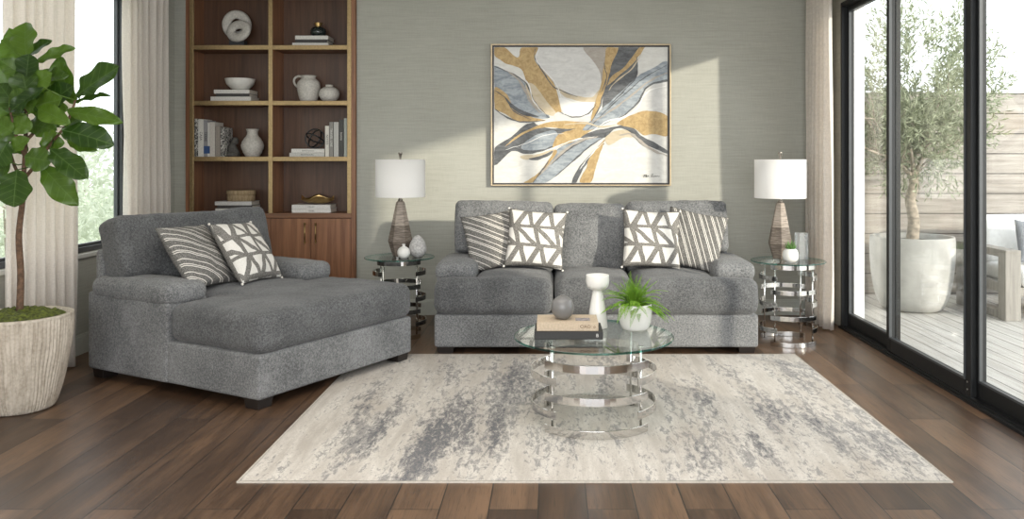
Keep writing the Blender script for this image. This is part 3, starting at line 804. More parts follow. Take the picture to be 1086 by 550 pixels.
o = to_obj('wire_orb', b, M['black'], loc=(PX(332.5), FY+.16, zC-.0005)); tag(o, 'black metal orb of crossing rings on two white books', 'ornament')
wb = thing('woven_box', 'woven seagrass oval lidded box on stacked books', 'box', (PX(254.5), FY+.14, zD))
to_obj('body', lathe(bmesh.new(), [(0, 0), (.098, 0), (.102, .004), (.102, .064), (0, .064)], 56, sx=1.28, sy=.9), M['weave'], wb)
to_obj('lid', lathe(bmesh.new(), [(0, .065), (.106, .065), (.107, .07), (.106, .098), (.10, .103), (0, .104)], 56, sx=1.28, sy=.9), M['weave'], wb)
b = bmesh.new(); N = 30; rows = []
for i in range(N+1):
    u = -1+2*i/N; row = []
    for k in range(13):
        w_ = -1+2*k/12; hw_ = .10*max(.02, (1-abs(u)**2.2))
        x = .155*u; y = hw_*w_; z = .003+.020*u*u+(.062+.022*math.sin(u*4.4+(.5 if w_ < 0 else 2.2)))*w_*w_*(1-.35*u*u)+.03*max(0, abs(u)-.6)
        row.append(b.verts.new((x, y, max(.001, z))))
    rows.append(row)
for A, B in zip(rows, rows[1:]):
    for k in range(12): b.faces.new((A[k], A[k+1], B[k+1], B[k]))
o = to_obj('gold_bowl', b, M['gold'], loc=(PX(336), FY+.14, zE+.004)); s = o.modifiers.new('solid', 'SOLIDIFY'); s.thickness = .004
tag(o, 'wavy gold leaf-shaped bowl on two white books', 'bowl')

# ------------------------------------------------------------------ painting
AX0, AX1, AZ0, AZ1 = -.573, 1.100, 1.204, 2.522
pt = thing('painting', 'large framed abstract painting of gold, blue grey and black ribbons above the sofa', 'painting', ((AX0+AX1)/2, YB, AZ0))
aw, ah = AX1-AX0, AZ1-AZ0
b = frame_rect(bmesh.new(), 'Y', -.025, -aw/2, aw/2, 0, ah, .013, .05)
to_obj('frame', b, M['frame_brass'], pt, smooth=False, bevel=.002)
b = frame_rect(bmesh.new(), 'Y', -.02, -aw/2+.013, aw/2-.013, .013, ah-.013, .014, .03)
to_obj('inner_frame', b, M['foot'], pt, smooth=False)
def paint(name, c1, c2, sc=(3, 1, 9)):
    m = Mat(name, rough=.6); n = m.noise(2.2, 5, m.scaled(sc), .65, 1.2); n2 = m.noise(40, 3)
    m.set('Base Color', m.mix((n*.8+n2*.2).smooth(.25, .75), c1, c2)); m.bump(n, .15, .002); return m.m
PM = [paint('canvas_cream', (.60, .585, .545), (.74, .73, .69)), paint('paint_light_grey', (.53, .52, .50), (.70, .69, .665)), paint('paint_taupe', (.34, .30, .26), (.45, .41, .36)),
      paint('paint_gold', (.34, .22, .09), (.58, .42, .20), (9, 1, 9)), paint('paint_blue_grey', (.15, .18, .21), (.45, .485, .51)), paint('paint_charcoal', (.05, .052, .056), (.17, .175, .18)),
      paint('paint_tan', (.50, .41, .27), (.62, .54, .41)), paint('paint_white', (.74, .73, .70), (.80, .79, .77))]
cw, ch = aw-.054, ah-.054
b = bx(-cw/2, cw/2, -.022, -.006, .027, .027+ch)
POLY = [(1, [(215,60),(370,60),(410,110),(415,200),(380,225),(300,210),(235,140),(203,95)]), (7, [(285,225),(340,240),(400,235),(405,270),(350,285),(300,270)]),
 (6, [(275,190),(330,215),(390,222),(415,200),(412,235),(350,235),(300,220)]),
 (2, [(362,60),(440,60),(425,180),(412,130)]),
 (3, [(74,61),(105,61),(150,95),(163,61),(215,61),(203,100),(235,140),(270,185),(292,282),(262,262),(232,225),(182,178),(160,132),(110,112),(74,86)]),
 (4, [(74,122),(130,148),(175,180),(205,240),(252,289),(180,282),(125,240),(74,188)]),
 (3, [(74,190),(115,215),(142,258),(200,288),(240,297),(160,302),(100,272),(74,258)]),
 (5, [(108,222),(150,258),(218,286),(168,281),(128,255)]),
 (6, [(175,185),(200,180),(240,230),(275,278),(240,277),(198,240)]),
 (1, [(280,270),(340,290),(390,285),(400,298),(340,302),(270,298)]),
 (5, [(74,388),(130,350),(165,318),(200,303),(215,313),(260,324),(320,318),(382,318),(290,347),(262,385),(180,407),(130,397),(74,444)]),
 (4, [(160,385),(200,350),(260,330),(280,345),(262,380),(200,395)]),
 (3, [(108,382),(150,345),(210,316),(270,300),(370,303),(402,309),(330,325),(240,320),(180,336),(130,367)]),
 (6, [(160,412),(220,405),(265,390),(262,405),(210,422),(170,424)]), (5, [(185,422),(225,412),(262,396),(255,408),(215,426)]),
 (4, [(198,499),(250,428),(275,393),(330,363),(402,350),(436,345),(380,385),(330,430),(270,480),(240,499)]),
 (3, [(170,499),(215,470),(250,425),(270,393),(276,404),(242,450),(216,480),(195,499)]),
 (3, [(263,386),(280,345),(330,327),(400,310),(428,308),(380,336),(340,362),(290,380)]),
 (5, [(325,499),(345,455),(385,408),(432,372),(402,405),(362,455),(340,499)]),
 (3, [(350,499),(373,450),(383,420),(432,358),(418,400),(403,450),(386,499)]),
 (6, [(436,350),(470,330),(520,330),(545,350),(490,355),(445,378)]),
 (5, [(353,357),(385,335),(440,323),(490,313),(522,320),(552,348),(600,372),(636,396),(636,406),(590,387),(545,367),(510,332),(470,324),(432,352),(390,354)]),
 (1, [(535,240),(570,188),(636,176),(636,272),(560,268),(490,295)]),
 (3, [(472,307),(520,280),(570,266),(636,283),(636,347),(590,341),(560,346),(530,325),(490,315)]),
 (5, [(475,61),(545,61),(535,90),(537,155),(490,202),(430,262),(428,215),(445,150),(460,100)]),
 (4, [(360,328),(400,285),(440,245),(490,200),(540,155),(590,128),(636,106),(636,165),(590,175),(560,195),(540,235),(500,275),(450,300),(400,325)]),
 (3, [(440,61),(476,61),(457,110),(442,165),(412,260),(388,302),(398,250),(420,180),(430,110)]),
 (3, [(545,61),(562,61),(522,115),(482,150),(440,185),(450,160),(500,120)]),
 (5, [(636,165),(592,174),(562,193),(541,233),(503,273),(470,294),(500,280),(545,238),(566,198),(595,180),(636,172)])]
def ribbon(mi, pts, w):
    q = smooth_prof([tuple(map(float, p)) for p in pts], 5); L_, R_ = [], []
    for i, p in enumerate(q):
        a_, c_ = q[max(0, i-1)], q[min(len(q)-1, i+1)]; dx, dy = c_[0]-a_[0], c_[1]-a_[1]; l = math.hypot(dx, dy) or 1
        ww = w*(.35+.65*math.sin(PI*i/(len(q)-1)))*(1+.4*math.sin(i*1.3))
        L_.append((p[0]-dy/l*ww, p[1]+dx/l*ww)); R_.append((p[0]+dy/l*ww, p[1]-dx/l*ww))
    POLY.append((mi, L_[::2]+R_[::-1][::2]))
GR, CH, WH, TN = 2, 5, 7, 6
for mi, pts, w in ((CH,[(208,64),(205,95),(232,140),(262,185),(300,205),(345,222)],1.8),(CH,[(285,270),(330,287),(380,275),(405,240)],1.8),(CH,[(74,122),(130,146),(178,180),(206,240),(250,288)],2.0),
  (CH,[(74,260),(110,285),(165,303),(240,297)],2.2),(WH,[(150,150),(185,180),(200,235),(240,280)],1.7),(WH,[(218,66),(210,100),(240,140),(280,190),(300,280)],1.4),
  (WH,[(395,330),(440,300),(490,288),(535,262),(570,205),(634,186)],2.6),(CH,[(446,165),(428,215),(412,262),(388,300)],2.0),(CH,[(430,112),(438,165),(420,205)],1.4),(WH,[(110,392),(180,370),(240,345),(300,340)],1.1),
  (WH,[(200,410),(262,388),(330,362),(400,350)],1.8),(CH,[(250,428),(232,455),(200,498)],1.8),(CH,[(270,480),(330,428),(380,384),(432,350)],2.0),(WH,[(352,455),(384,412),(430,366)],1.6),(GR,[(480,345),(520,342),(548,365),(590,395),(634,412)],4.0),
  (CH,[(536,90),(536,150),(492,204),(436,258)],1.8),(TN,[(445,200),(470,170),(520,130),(552,80)],2.0),(CH,[(375,330),(440,262),(505,205),(560,160),(634,118)],1.5),(GR,[(380,310),(450,268),(520,215),(580,168),(634,145)],3.0),
  (CH,[(74,200),(112,228),(138,268),(195,296)],1.6),(TN,[(300,312),(360,306),(420,318),(470,312)],2.4),(GR,[(120,140),(160,175),(190,235),(225,275)],4.0),(GR,[(225,470),(285,410),(350,365),(410,350)],4.5),(CH,[(260,440),(310,395),(370,360)],2.0)):
    ribbon(mi, pts, w)
eps = .0012
for k, (mi, pl) in enumerate(POLY):
    q = [pl[-1]]+pl+pl[:2]; sm = []
    for i in range(1, len(q)-2):
        a_, b_, c_, d_ = q[i-1], q[i], q[i+1], q[i+2]
        for tt in (0, .2, .4, .6, .8):
            sm.append(tuple(.5*((2*b_[j])+(-a_[j]+c_[j])*tt+(2*a_[j]-5*b_[j]+4*c_[j]-d_[j])*tt*tt+(-a_[j]+3*b_[j]-3*c_[j]+d_[j])*tt**3) for j in (0, 1)))
    co = []
    for (x, y) in sm:
        x = max(73, min(636.5, x)); y = max(60.5, min(499.5, y))
        x += 2.2*noise.noise(Vector((x*.05, y*.05, k))); y += 2.2*noise.noise(Vector((x*.05, y*.05, k+50)))
        x = max(73, min(636.5, x)); y = max(60.5, min(499.5, y))
        co.append(Vector((-cw/2+(x-72)/565*cw, -.0221-eps*(k+1)*.14, .027+(500-y)/440*ch)))
    vs = [b.verts.new(c_) for c_ in co]
    for tri in tessellate_polygon([[Vector((c_.x, c_.z, 0)) for c_ in co]]):
        try: f = b.faces.new([vs[i] for i in tri]); f.material_index = mi
        except ValueError: pass
me = bpy.data.meshes.new('canvas'); b.to_mesh(me); b.free()
for m_ in PM: me.materials.append(m_)
cv = bpy.data.objects.new('canvas', me); C.objects.link(cv); cv.parent = pt
# scribbled signature
b = bmesh.new(); sg = [[(0,-4),(3,4),(4,0),(8,5),(7,-3),(10,4),(9,-2),(12,-1),(13,2),(15,-1),(17,0)], [(22,-3),(24,4),(27,5),(26,1),(24,0),(29,-2),(31,1),(33,-1),(35,1),(37,-1),(40,1),(43,-1),(46,0)]]
for st in sg: tube(b, smooth_prof([(-cw/2+(557+1.15*x-72)/565*cw, -.0335, .027+(500-478+1.3*y)/440*ch) for x, y in st], 3), .0016, 5)
to_obj('signature', b, ink, cv)

# ------------------------------------------------------------------ upholstery
def foot(bm, x, y, z0, z1, s=.085):
    vs = []
    for z, k in ((z0, .86), (z1, 1.0)):
        vs.append([bm.verts.new((x+dx*s/2*k, y+dy*s/2*k, z)) for dx, dy in ((-1, -1), (1, -1), (1, 1), (-1, 1))])
    for i in range(4): bm.faces.new((vs[0][i], vs[0][(i+1) % 4], vs[1][(i+1) % 4], vs[1][i]))
    bm.faces.new(vs[0][::-1]); bm.faces.new(vs[1]); return bm
def arm(parent, sgn, xo, wi, y0, y1, zt, fb):
    """xo outer x, wi width; panel plus bolster pad"""
    xi = xo-sgn*wi; a, c_ = sorted((xo, xi))
    t = to_obj('arm', rbox(bmesh.new(), ((a+c_)/2, (y0+y1)/2, (.06+zt-.1)/2), (wi+.020, y1-y0, zt-.1-.06), .022, step=.08), fb, parent)
    b = rbox(bmesh.new(), ((a+c_)/2+sgn*.008, (y0+y1)/2-.03, zt-.07), (wi+.035, y1-y0-.02, .14), .055, step=.035, puff=(0, 0, .014))
    p = to_obj('arm_pad', b, M['fab_base'], t); soften(p, .016, 4, .010)
    return t
def back_cushion(parent, lo, hi, ztop, y, tilt, zlo=.50, zear=.66, th=.24, mat=None):
    """lo: x span between the arms, hi: x span above them"""
    b = bmesh.new(); h = ztop-zlo
    rbox(b, ((lo[0]+lo[1])/2, 0, 0), (lo[1]-lo[0], th, h), .048, .05, (.010, .045, .014))
    if hi != lo:
        for (p, q) in ((hi[0], lo[0]+.22), (lo[1]-.22, hi[1])):
            if q-p > .25: rbox(b, ((p+q)/2, .003, (ztop+.012-(ztop-zear)/2)-(ztop+zlo)/2), (q-p, th, ztop-zear), .042, .05, (.01, .02, .004))
    o = to_obj('back_cushion', b, mat or M['fab_base'], parent, loc=(0, y, (ztop+zlo)/2), rot=(R(-tilt), 0, 0))
    return soften(o, .015, 4, .02)

# sofa
so = thing('sofa', 'long grey chenille three-seat sofa against the wall under the painting', 'sofa', (.3275, 6.70, 0))
hwS = 1.213
to_obj('base', rbox(bmesh.new(), (0, -.01, .168), (2*hwS, .98, .245), .022, step=.1), M['fab_base'], so)
for sg in (-1, 1): arm(so, sg, sg*hwS, .285, -.30, .47, .655, M['fab_base'])
to_obj('back_frame', rbox(bmesh.new(), (0, .43, .46), (2*hwS-.10, .14, .79), .04, step=.1), M['fab_base'], so)
for (a, c_, ear) in ((-.93, -.318, -1), (-.314, .283, 0), (.287, .93, 1)):
    b = bmesh.new(); rbox(b, ((a+c_)/2, -.155, .425), (c_-a, .75, .265), .075, .05, (.0, .012, .028))
    if ear:
        p, q = sorted((ear*hwS*1.005, (a if ear < 0 else c_)-ear*.24))
        rbox(b, ((p+q)/2, -.43, .422), (q-p, .20, .26), .07, .05, (0, .012, .014))
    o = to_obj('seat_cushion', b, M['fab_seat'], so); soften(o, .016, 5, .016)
back_cushion(so, (-.925, -.322), (-1.14, -.322), 1.085, .285, 12)
back_cushion(so, (-.316, .284), (-.316, .284), 1.07, .285, 12)
back_cushion(so, (.290, .925), (.290, 1.13), 1.085, .285, 12)
for x in (-1.13, 1.13):
    for y in (-.42, .40): to_obj('leg', foot(bmesh.new(), x, y, .0 if y > 0 else .0, .05, .13), M['foot'], so, smooth=False, bevel=.003)

# chaise
cz = thing('chaise_lounge', 'wide dark grey chenille chaise lounge at the left beside the bookcase', 'chaise lounge', (-2.064, 5.779, 0), R(61.2))
to_obj('base', rbox(bmesh.new(), (0, -.01, .19), (1.40, 1.60, .262), .022, step=.1), M['fab_base'], cz)
for sg in (-1, 1): arm(cz, sg, sg*.70, .285, -.01, .80, .672, M['fab_base'])
to_obj('back_frame', rbox(bmesh.new(), (0, .76, .46), (1.32, .085, .78), .035, step=.1), M['fab_base'], cz)
b = bmesh.new(); rbox(b, (0, -.42, .438), (1.415, .82, .245), .075, .05, (0, 0, .02)); rbox(b, (0, -.05, .442), (.82, 1.10, .25), .07, .05, (0, 0, .035))
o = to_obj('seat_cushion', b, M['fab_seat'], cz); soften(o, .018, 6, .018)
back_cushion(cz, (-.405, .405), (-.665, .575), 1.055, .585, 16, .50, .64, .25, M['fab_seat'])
for i, (x, y) in enumerate(((-.63, -.73), (.63, -.73), (-.63, .72), (.63, .72))):
    z0 = .0075 if i == 1 else 0
    to_obj('leg', foot(bmesh.new(), x, y, z0, .07, .12), M['foot'], cz, smooth=False, bevel=.003)

# ------------------------------------------------------------------ pillows
def pillow_bm(w=.25, T=.085, n=34, seed=0, pinch=.07):
    bm = bmesh.new(); g = {}
    for s in (1, -1):
        for i in range(n+1):
            for k in range(n+1):
                u, v = -1+2*i/n, -1+2*k/n; edge = i in (0, n) or k in (0, n)
                if s < 0 and edge: g[(s, i, k)] = g[(1, i, k)]; continue
                x = w*u*(1-pinch*(1-v*v)*abs(u)**3); y = w*v*(1-pinch*(1-u*u)*abs(v)**3)
                t = T*(max(0, (1-u*u))*max(0, (1-v*v)))**.42
                t *= 1+.16*noise.noise(Vector((u*1.9, v*1.9, seed+s)))
                t += .004*noise.noise(Vector((u*6, v*6, seed*3.1)))*(0 if edge else 1)
                g[(s, i, k)] = bm.verts.new((x, y, s*t))
    for s in (1, -1):
        for i in range(n):
            for k in range(n):
                f = [g[(s, i, k)], g[(s, i+1, k)], g[(s, i+1, k+1)], g[(s, i, k+1)]]
                if len(set(f)) < 3: continue
                try: bm.faces.new(f if s > 0 else f[::-1])
                except ValueError: pass
    return bm
def pillow(label, mat, loc, rz, lean, spin, seed, size=.25, T=.085, group=None, knots=False):
    t = to_obj('throw_pillow', pillow_bm(size, T, seed=seed), mat)
    m = Matrix.Translation(loc) @ Matrix.Rotation(rz, 4, 'Z') @ Matrix.Rotation(R(90-lean), 4, 'X') @ Matrix.Rotation(spin, 4, 'Z')
    t.matrix_world = m; t.location = m.to_translation(); t.rotation_euler = m.to_euler()
    tag(t, label, 'pillow', group)
    if knots:
        for sx in (-1, 1):
            for sy in (-1, 1):
                to_obj('corner_knot', lathe(bmesh.new(), smooth_prof([(0, -.009), (.008, -.005), (.009, 0), (.007, .006), (0, .009)], 3), 12), M['knot'], t, loc=(sx*size*1.0, sy*size*1.0, 0))
    return t
g1, g2 = 'striped throw pillows', 'zigzag patterned throw pillows'
pillow('grey striped pillow at the left end of the sofa', M['stripeA'], (-.475, 6.72, .795), R(8), 18, R(9), 1, .235, .08, g1)
pillow('white and grey zigzag pillow on the left half of the sofa', M['geo'], (-.135, 6.63, .815), R(-3), 15, R(-4), 2, .235, .085, g2, True)
pillow('white and grey zigzag pillow on the right half of the sofa', M['geo'], (.79, 6.64, .815), R(4), 15, R(-3), 3, .235, .085, g2, True)
pillow('grey striped pillow at the right end of the sofa', M['stripeB'], (1.14, 6.70, .80), R(-10), 18, R(-11), 4, .24, .08, g1)
pillow('grey striped pillow on the chaise nearest the window', M['stripeC'], (-2.40, 5.62, .80), R(77), 36, R(-2), 5, .245, .085, g1)
pillow('white and grey zigzag pillow on the chaise', M['geo'], (-2.16, 5.86, .80), R(78), 34, R(-3), 6, .24, .09, g2, True)

pillow('dark grey canvas pillow on the white outdoor armchair', M['out_pillow'], (4.58, 7.83, .66), R(6), 22, R(-8), 9, .21, .075)
# ------------------------------------------------------------------ chrome ring tables
def arc_band(bm, R_, a0, a1, z, h, t):
    n = max(6, int((a1-a0)/R(5))); rows = []
    for i in range(n+1):
        a = a0+(a1-a0)*i/n; c_, s_ = math.cos(a), math.sin(a)
        rows.append([bm.verts.new((r*c_, r*s_, zz)) for r, zz in ((R_-t/2, z-h/2), (R_+t/2, z-h/2), (R_+t/2, z+h/2), (R_-t/2, z+h/2))])
    for A, B in zip(rows, rows[1:]):
        for k in range(4): bm.faces.new((A[k], A[(k+1) % 4], B[(k+1) % 4], B[k]))
    bm.faces.new(rows[0][::-1]); bm.faces.new(rows[-1]); return bm
def table(name, label, loc, rt, zt, rr, fronts, sides, rot, bh, rod, gap, group=None, gt=.012):
    t = thing(name, label, 'table', loc, rot, group)
    pr = [(0, zt-gt), (rt-.003, zt-gt), (rt, zt-gt+.003), (rt, zt-.003), (rt-.003, zt), (0, zt)]
    b = lathe(bmesh.new(), pr, 96)
    for f in b.faces:
        if f.calc_center_median().to_2d().length > rt-.006 : f.material_index = 1
    to_obj('tabletop', b, [M['top_glass'], M['top_rim']], t, smooth=False)
    an = [-PI/2-PI/4+k*PI/2 for k in range(4)]
    for a in an:
        b = bmesh.new(); p = (rr-.016)*math.cos(a), (rr-.016)*math.sin(a)
        cyl(b, (*p, .004), (*p, zt-gt-.006), rod, 12); lathe(b, [(0, zt-gt-.010), (rod*2.4, zt-gt-.010), (rod*2.4, zt-gt), (0, zt-gt)], 16, (*p, 0)); 
        to_obj('post', b, M['chrome'], t)
    ov = R(7)
    for (zs, ks) in ((fronts, (0, 2)), (sides, (1, 3))):
        for i, z in enumerate(zs):
            for k in ks:
                zz = z+(gap if k > 1 else 0)
                o = to_obj('ring_band', arc_band(bmesh.new(), rr, an[k]-ov, an[k]+PI/2+ov, max(zz, bh/2), bh, .007), M['chrome'], t, smooth=False, bevel=.001)
    return t
RUGZ = .007
ct = table('coffee_table', 'round glass top coffee table on chrome ring bands in the middle of the rug', (.229, 4.63, RUGZ), .445, .469, .347, (.02, .19, .358), (.10, .275), R(1), .042, .0068, .0)
TL = (-1.262, 6.85, 0); TR = (1.872, 6.60, 0)
table('side_table', 'round glass and chrome ring side table between the chaise and the sofa', TL, .288, .650, .216, (.02, .22, .42, .615), (.12, .32, .525), R(8), .036, .006, .0, 'chrome ring side tables', .010)
table('side_table', 'round glass and chrome ring side table right of the sofa', TR, .292, .650, .224, (.02, .22, .42, .615), (.12, .32, .525), R(1), .036, .006, .0, 'chrome ring side tables', .010)

# ------------------------------------------------------------------ lamps
def lamp(label, x, y, z, rot):
    t = thing('table_lamp', label, 'lamp', (x, y, z), rot, 'driftwood table lamps')
    b = lathe(bmesh.new(), [(0, 0), (.062, 0), (.102, .125), (.036, .445), (.026, .455), (0, .455)], 6)
    to_obj('lamp_base', b, M['lampbase'], t, smooth=False, bevel=.003)
    b = bmesh.new(); cyl(b, (0, 0, .45), (0, 0, .50), .012, 12); lathe(b, [(0, .455), (.02, .455), (.02, .47), (0, .47)], 16)
    to_obj('neck', b, M['silver'], t)
    z0, z1 = .49, .80; b = bmesh.new()
    sh = lathe(b, [(.204, z0), (.204, z1), (.201, z1), (.201, z0)], 64)
    for f in [f for f in b.faces if len(f.verts) > 4]: b.faces.remove(f)
    rings = {}
    to_obj('lamp_shade', b, M['shade'], t)
    b = bmesh.new()
    for k in range(3): 
        a = k*2*PI/3; cyl(b, (0, 0, z1-.02), (.2*math.cos(a), .2*math.sin(a), z1-.012), .003, 6)
    cyl(b, (0, 0, .5), (0, 0, z1+.012), .004, 8)
    to_obj('harp', b, M['silver'], t)
    to_obj('bulb', lathe(bmesh.new(), smooth_prof([(0, .50), (.014, .505), (.016, .53), (.03, .57), (.026, .60), (0, .615)], 4), 18), M['ceramic'], t)
    b = lathe(bmesh.new(), smooth_prof([(0, z1+.0), (.007, z1+.0), (.009, z1+.02), (.019, z1+.052), (.016, z1+.06), (0, z1+.06)], 3), 12)
    to_obj('finial', b, M['silver'], t)
    return t
lamp('driftwood based table lamp with white drum shade left of the sofa', -1.262, 6.88, .6505, R(4))
lamp('driftwood based table lamp with white drum shade right of the sofa by the curtain', 1.838, 6.70, .6505, R(22))

# things on the left side table
o = to_obj('bud_vase', lathe(bmesh.new(), [(0, 0)]+smooth_prof([(.025, 0), (.045, .02), (.052, .048), (.042, .078), (.018, .095), (.011, .10), (.013, .116)], 5)+[(.008, .115), (.006, .1), (0, .095)], 32), M['ceramic'], loc=(-1.205, 6.72, .6505))
tag(o, 'tiny round white bud vase in front of the left lamp', 'vase')
o = to_obj('stone_egg', lathe(bmesh.new(), smooth_prof([(0, 0), (.035, .004), (.066, .04), (.071, .08), (.055, .13), (.028, .168), (0, .183)], 6), 36), M['egg'], loc=(-1.105, 6.80, .6505))
tag(o, 'speckled grey stone egg at the right edge of the left side table', 'ornament')
# things on the right side table
sp = thing('potted_succulent', 'small green succulent in a round white pot in front of the right lamp', 'plant', (1.855, 6.47, .6505))
to_obj('pot', lathe(bmesh.new(), [(0, 0)]+smooth_prof([(.035, 0), (.055, .02), (.062, .052), (.055, .085), (.04, .105)], 5)+[(.036, .105), (.045, .085), (0, .08)], 36), M['ceramic'], sp)
b = bmesh.new(); rs = random.Random(5)
for k in range(22):
    a = k*2.4; e = .25+.9*(k/22); d = Vector((math.cos(a)*e, math.sin(a)*e, 1.15-e*.6)).normalized(); L = rs.uniform(.05, .075)
    p0 = Vector((0, 0, .092)); tube(b, [p0, p0+d*L*.45, p0+d*L*.8+Vector((0, 0, .004)), p0+d*L+Vector((0, 0, .01))], [.006, .007, .004, .0006], 6)
to_obj('leaves', b, M['succulent'], sp)
o = to_obj('crystal_vase', bx(-.04, .04, -.04, .04, 0, .215), M['crystal'], loc=(1.995, 6.65, .6505), rot=(0, 0, R(12)), smooth=False, bevel=.006)
tag(o, 'clear rough crystal block vase beside the succulent', 'vase')

# ------------------------------------------------------------------ things on the coffee table
CT = RUGZ+.4695
book('black book at the bottom of the pair on the coffee table', (.088, 4.50, CT), .372, .043, .25, (.022, .021, .020), group='coffee table books', title='B', tmat=ink_w, tsize=.026, tx=.155)
bb = book('beige book on top of the black one on the coffee table', (.082, 4.515, CT+.0435), .335, .047, .225, (.50, .40, .29), group='coffee table books', title='CIAO  o', tmat=ink_b, tsize=.024, tx=.11)
bt = CT+.0435+.0475
to_obj('cover_print', bx(.045, .125, .045, .125, .047, .0476), paint('printed_photograph', (.03, .03, .032), (.48, .43, .44), (14, 14, 1)), bb, smooth=False)
o = to_obj('ball_vase', lathe(bmesh.new(), smooth_prof([(0, 0), (.025, .002), (.052, .025), (.063, .064), (.052, .103), (.025, .125), (.012, .128), (.012, .134)], 6)+[(.008, .134), (.006, .126), (0, .12)], 40), M['grey_ceramic'], loc=(.056, 4.61, bt))
tag(o, 'round grey ball vase standing on the beige book', 'vase')
o = to_obj('candle_holder', lathe(bmesh.new(), [(0, 0)]+smooth_prof([(.056, 0), (.058, .006), (.054, .05), (.046, .11), (.036, .17), (.029, .212)], 4)+smooth_prof([(.031, .216), (.058, .235), (.067, .262), (.067, .305)], 5)+[(.062, .306), (.060, .262), (.045, .25), (0, .248)], 44), M['ceramic'], loc=(.262, 4.83, CT))
tag(o, 'tall white chalice shaped candle holder behind the books', 'candle holder')
fp = thing('potted_fern', 'bright green fern in a white round pot on the coffee table', 'plant', (.474, 4.76, CT))
to_obj('pot', lathe(bmesh.new(), [(0, 0)]+smooth_prof([(.055, 0), (.075, .012), (.09, .05), (.096, .10), (.094, .145), (.092, .15)], 5)+[(.086, .15), (.085, .13), (0, .125)], 48), M['ceramic'], fp)
to_obj('soil', lathe(bmesh.new(), [(0, .127), (.084, .127), (.06, .138), (0, .142)], 24), M['soil'], fp)
b = bmesh.new(); rs = random.Random(11)
for k in range(74):
    a = rs.uniform(0, 2*PI); el = rs.uniform(.2, 1.4); L = rs.uniform(.17, .26)*(1.0 if el < 1 else .85)
    p = Vector((rs.uniform(-.035, .035), rs.uniform(-.035, .035), .135)); d = Vector((math.cos(a)*math.cos(el), math.sin(a)*math.cos(el)*.9, math.sin(el)))
    n = 20; pts = [p.copy()]
    for i in range(n):
        d = (d+Vector((0, 0, -.062*(1.1 if el < 1 else .6)))).normalized(); p = p+d*L/n; pts.append(p.copy())
    tube(b, pts, [.0014*(1-.7*i/n) for i in range(n+1)], 4)
    side = d.cross(Vector((0, 0, 1))); side = side.normalized() if side.length > .01 else Vector((1, 0, 0))
    for i in range(2, n+1):
        t = i/n; w = .019*math.sin(PI*min(1, .12+t*.9))**.8+.003; dd = (pts[i]-pts[i-1]).normalized()
        for sg in (-1, 1):
            for off in (0, .5):
                q = pts[i-1].lerp(pts[i], off); leaf_quad(b, q, side*sg+dd*.45+Vector((0, 0, -.12+rs.uniform(-.15, .15))), Vector((0, 0, 1)), w*rs.uniform(.85, 1.1), .0062)
to_obj('fronds', b, M['fern'], fp, smooth=False)

# ------------------------------------------------------------------ fiddle leaf fig
FX, FYY = -3.125, 4.86; SC = 880/FYY
fg = thing('fiddle_leaf_fig', 'tall fiddle leaf fig tree in a fluted beige pot at far left', 'plant', (FX, FYY, 0))
prf = smooth_prof([(.165, 0), (.19, .015), (.225, .12), (.258, .28), (.280, .44), (.283, .53), (.281, .548)], 10)
def flute(a, z):
    if z > .53: return 1+.004*noise.noise(Vector((math.cos(a)*9, math.sin(a)*9, z*9)))
    k = .28+.9*max(0, min(1, .5+noise.noise(Vector((math.cos(a)*7, math.sin(a)*7, z*3.2)))))
    return 1-.034*k*(1-abs(math.sin(a*38+.35*math.sin(z*17+a*5)+.5*noise.noise(Vector((a*3, z*8, 2))))))**1.3+.006*noise.noise(Vector((math.cos(a)*14, math.sin(a)*14, z*22)))
to_obj('pot', lathe(bmesh.new(), [(0, 0)]+prf+[(.255, .548), (.25, .50), (0, .50)], 540, mod=flute), M['pot'], fg)
b = bmesh.new(); N = 26; rings = [[b.verts.new((0, 0, .575))]]
for i in range(1, N+1):
    rad = .252*i/N; row = []
    for k in range(72):
        a = 2*PI*k/72; p = Vector((rad*math.cos(a), rad*math.sin(a), 0)); h = .572-.05*(i/N)**3+.022*noise.noise(p*22)+.012*noise.noise(p*60)
        row.append(b.verts.new((p.x, p.y, h)))
    rings.append(row)
for k in range(72): b.faces.new((rings[0][0], rings[1][k], rings[1][(k+1) % 72]))
for A, B in zip(rings[1:], rings[2:]):
    for k in range(72): b.faces.new((A[k], B[k], B[(k+1) % 72], A[(k+1) % 72]))
to_obj('moss', b, M['moss'], fg)
def FP(px, py, dy=0):     # picture sketch -> tree-local metres at the tree's distance
    k = (FYY+dy)/880
    return Vector(((px-586)*k-FX, dy, 1.458+(168-py)*k))
rs = random.Random(4)
trunk = [FP(21, 330), FP(22, 290, .01), FP(20, 250, -.01), FP(24, 212, .01), FP(25, 188), FP(27, 150, .02), FP(28, 110, 0), FP(28, 75, .01)]
br = [trunk, [FP(25, 190), FP(40, 172, -.03), FP(54, 152, -.05), FP(70, 132, -.06), FP(80, 106, -.05)], [FP(25, 195), FP(14, 172, .06), FP(6, 140, .1), FP(0, 110, .1)],
      [FP(26, 165), FP(16, 140, -.08), FP(10, 112, -.12)], [FP(27, 150), FP(44, 130, .08), FP(52, 105, .12)]]
b = bmesh.new(); nodes = []
for i, pl in enumerate(br):
    sm = [Vector(p) for p in smooth_prof([tuple(p) for p in pl], 5)]; n = len(sm)
    r0, r1 = ((.020, .008) if i == 0 else (.011, .005)); tube(b, sm, [r0+(r1-r0)*k/n for k in range(n)], 10)
    nodes += sm if i else sm[20:]
to_obj('trunk', b, M['bark'], fg)
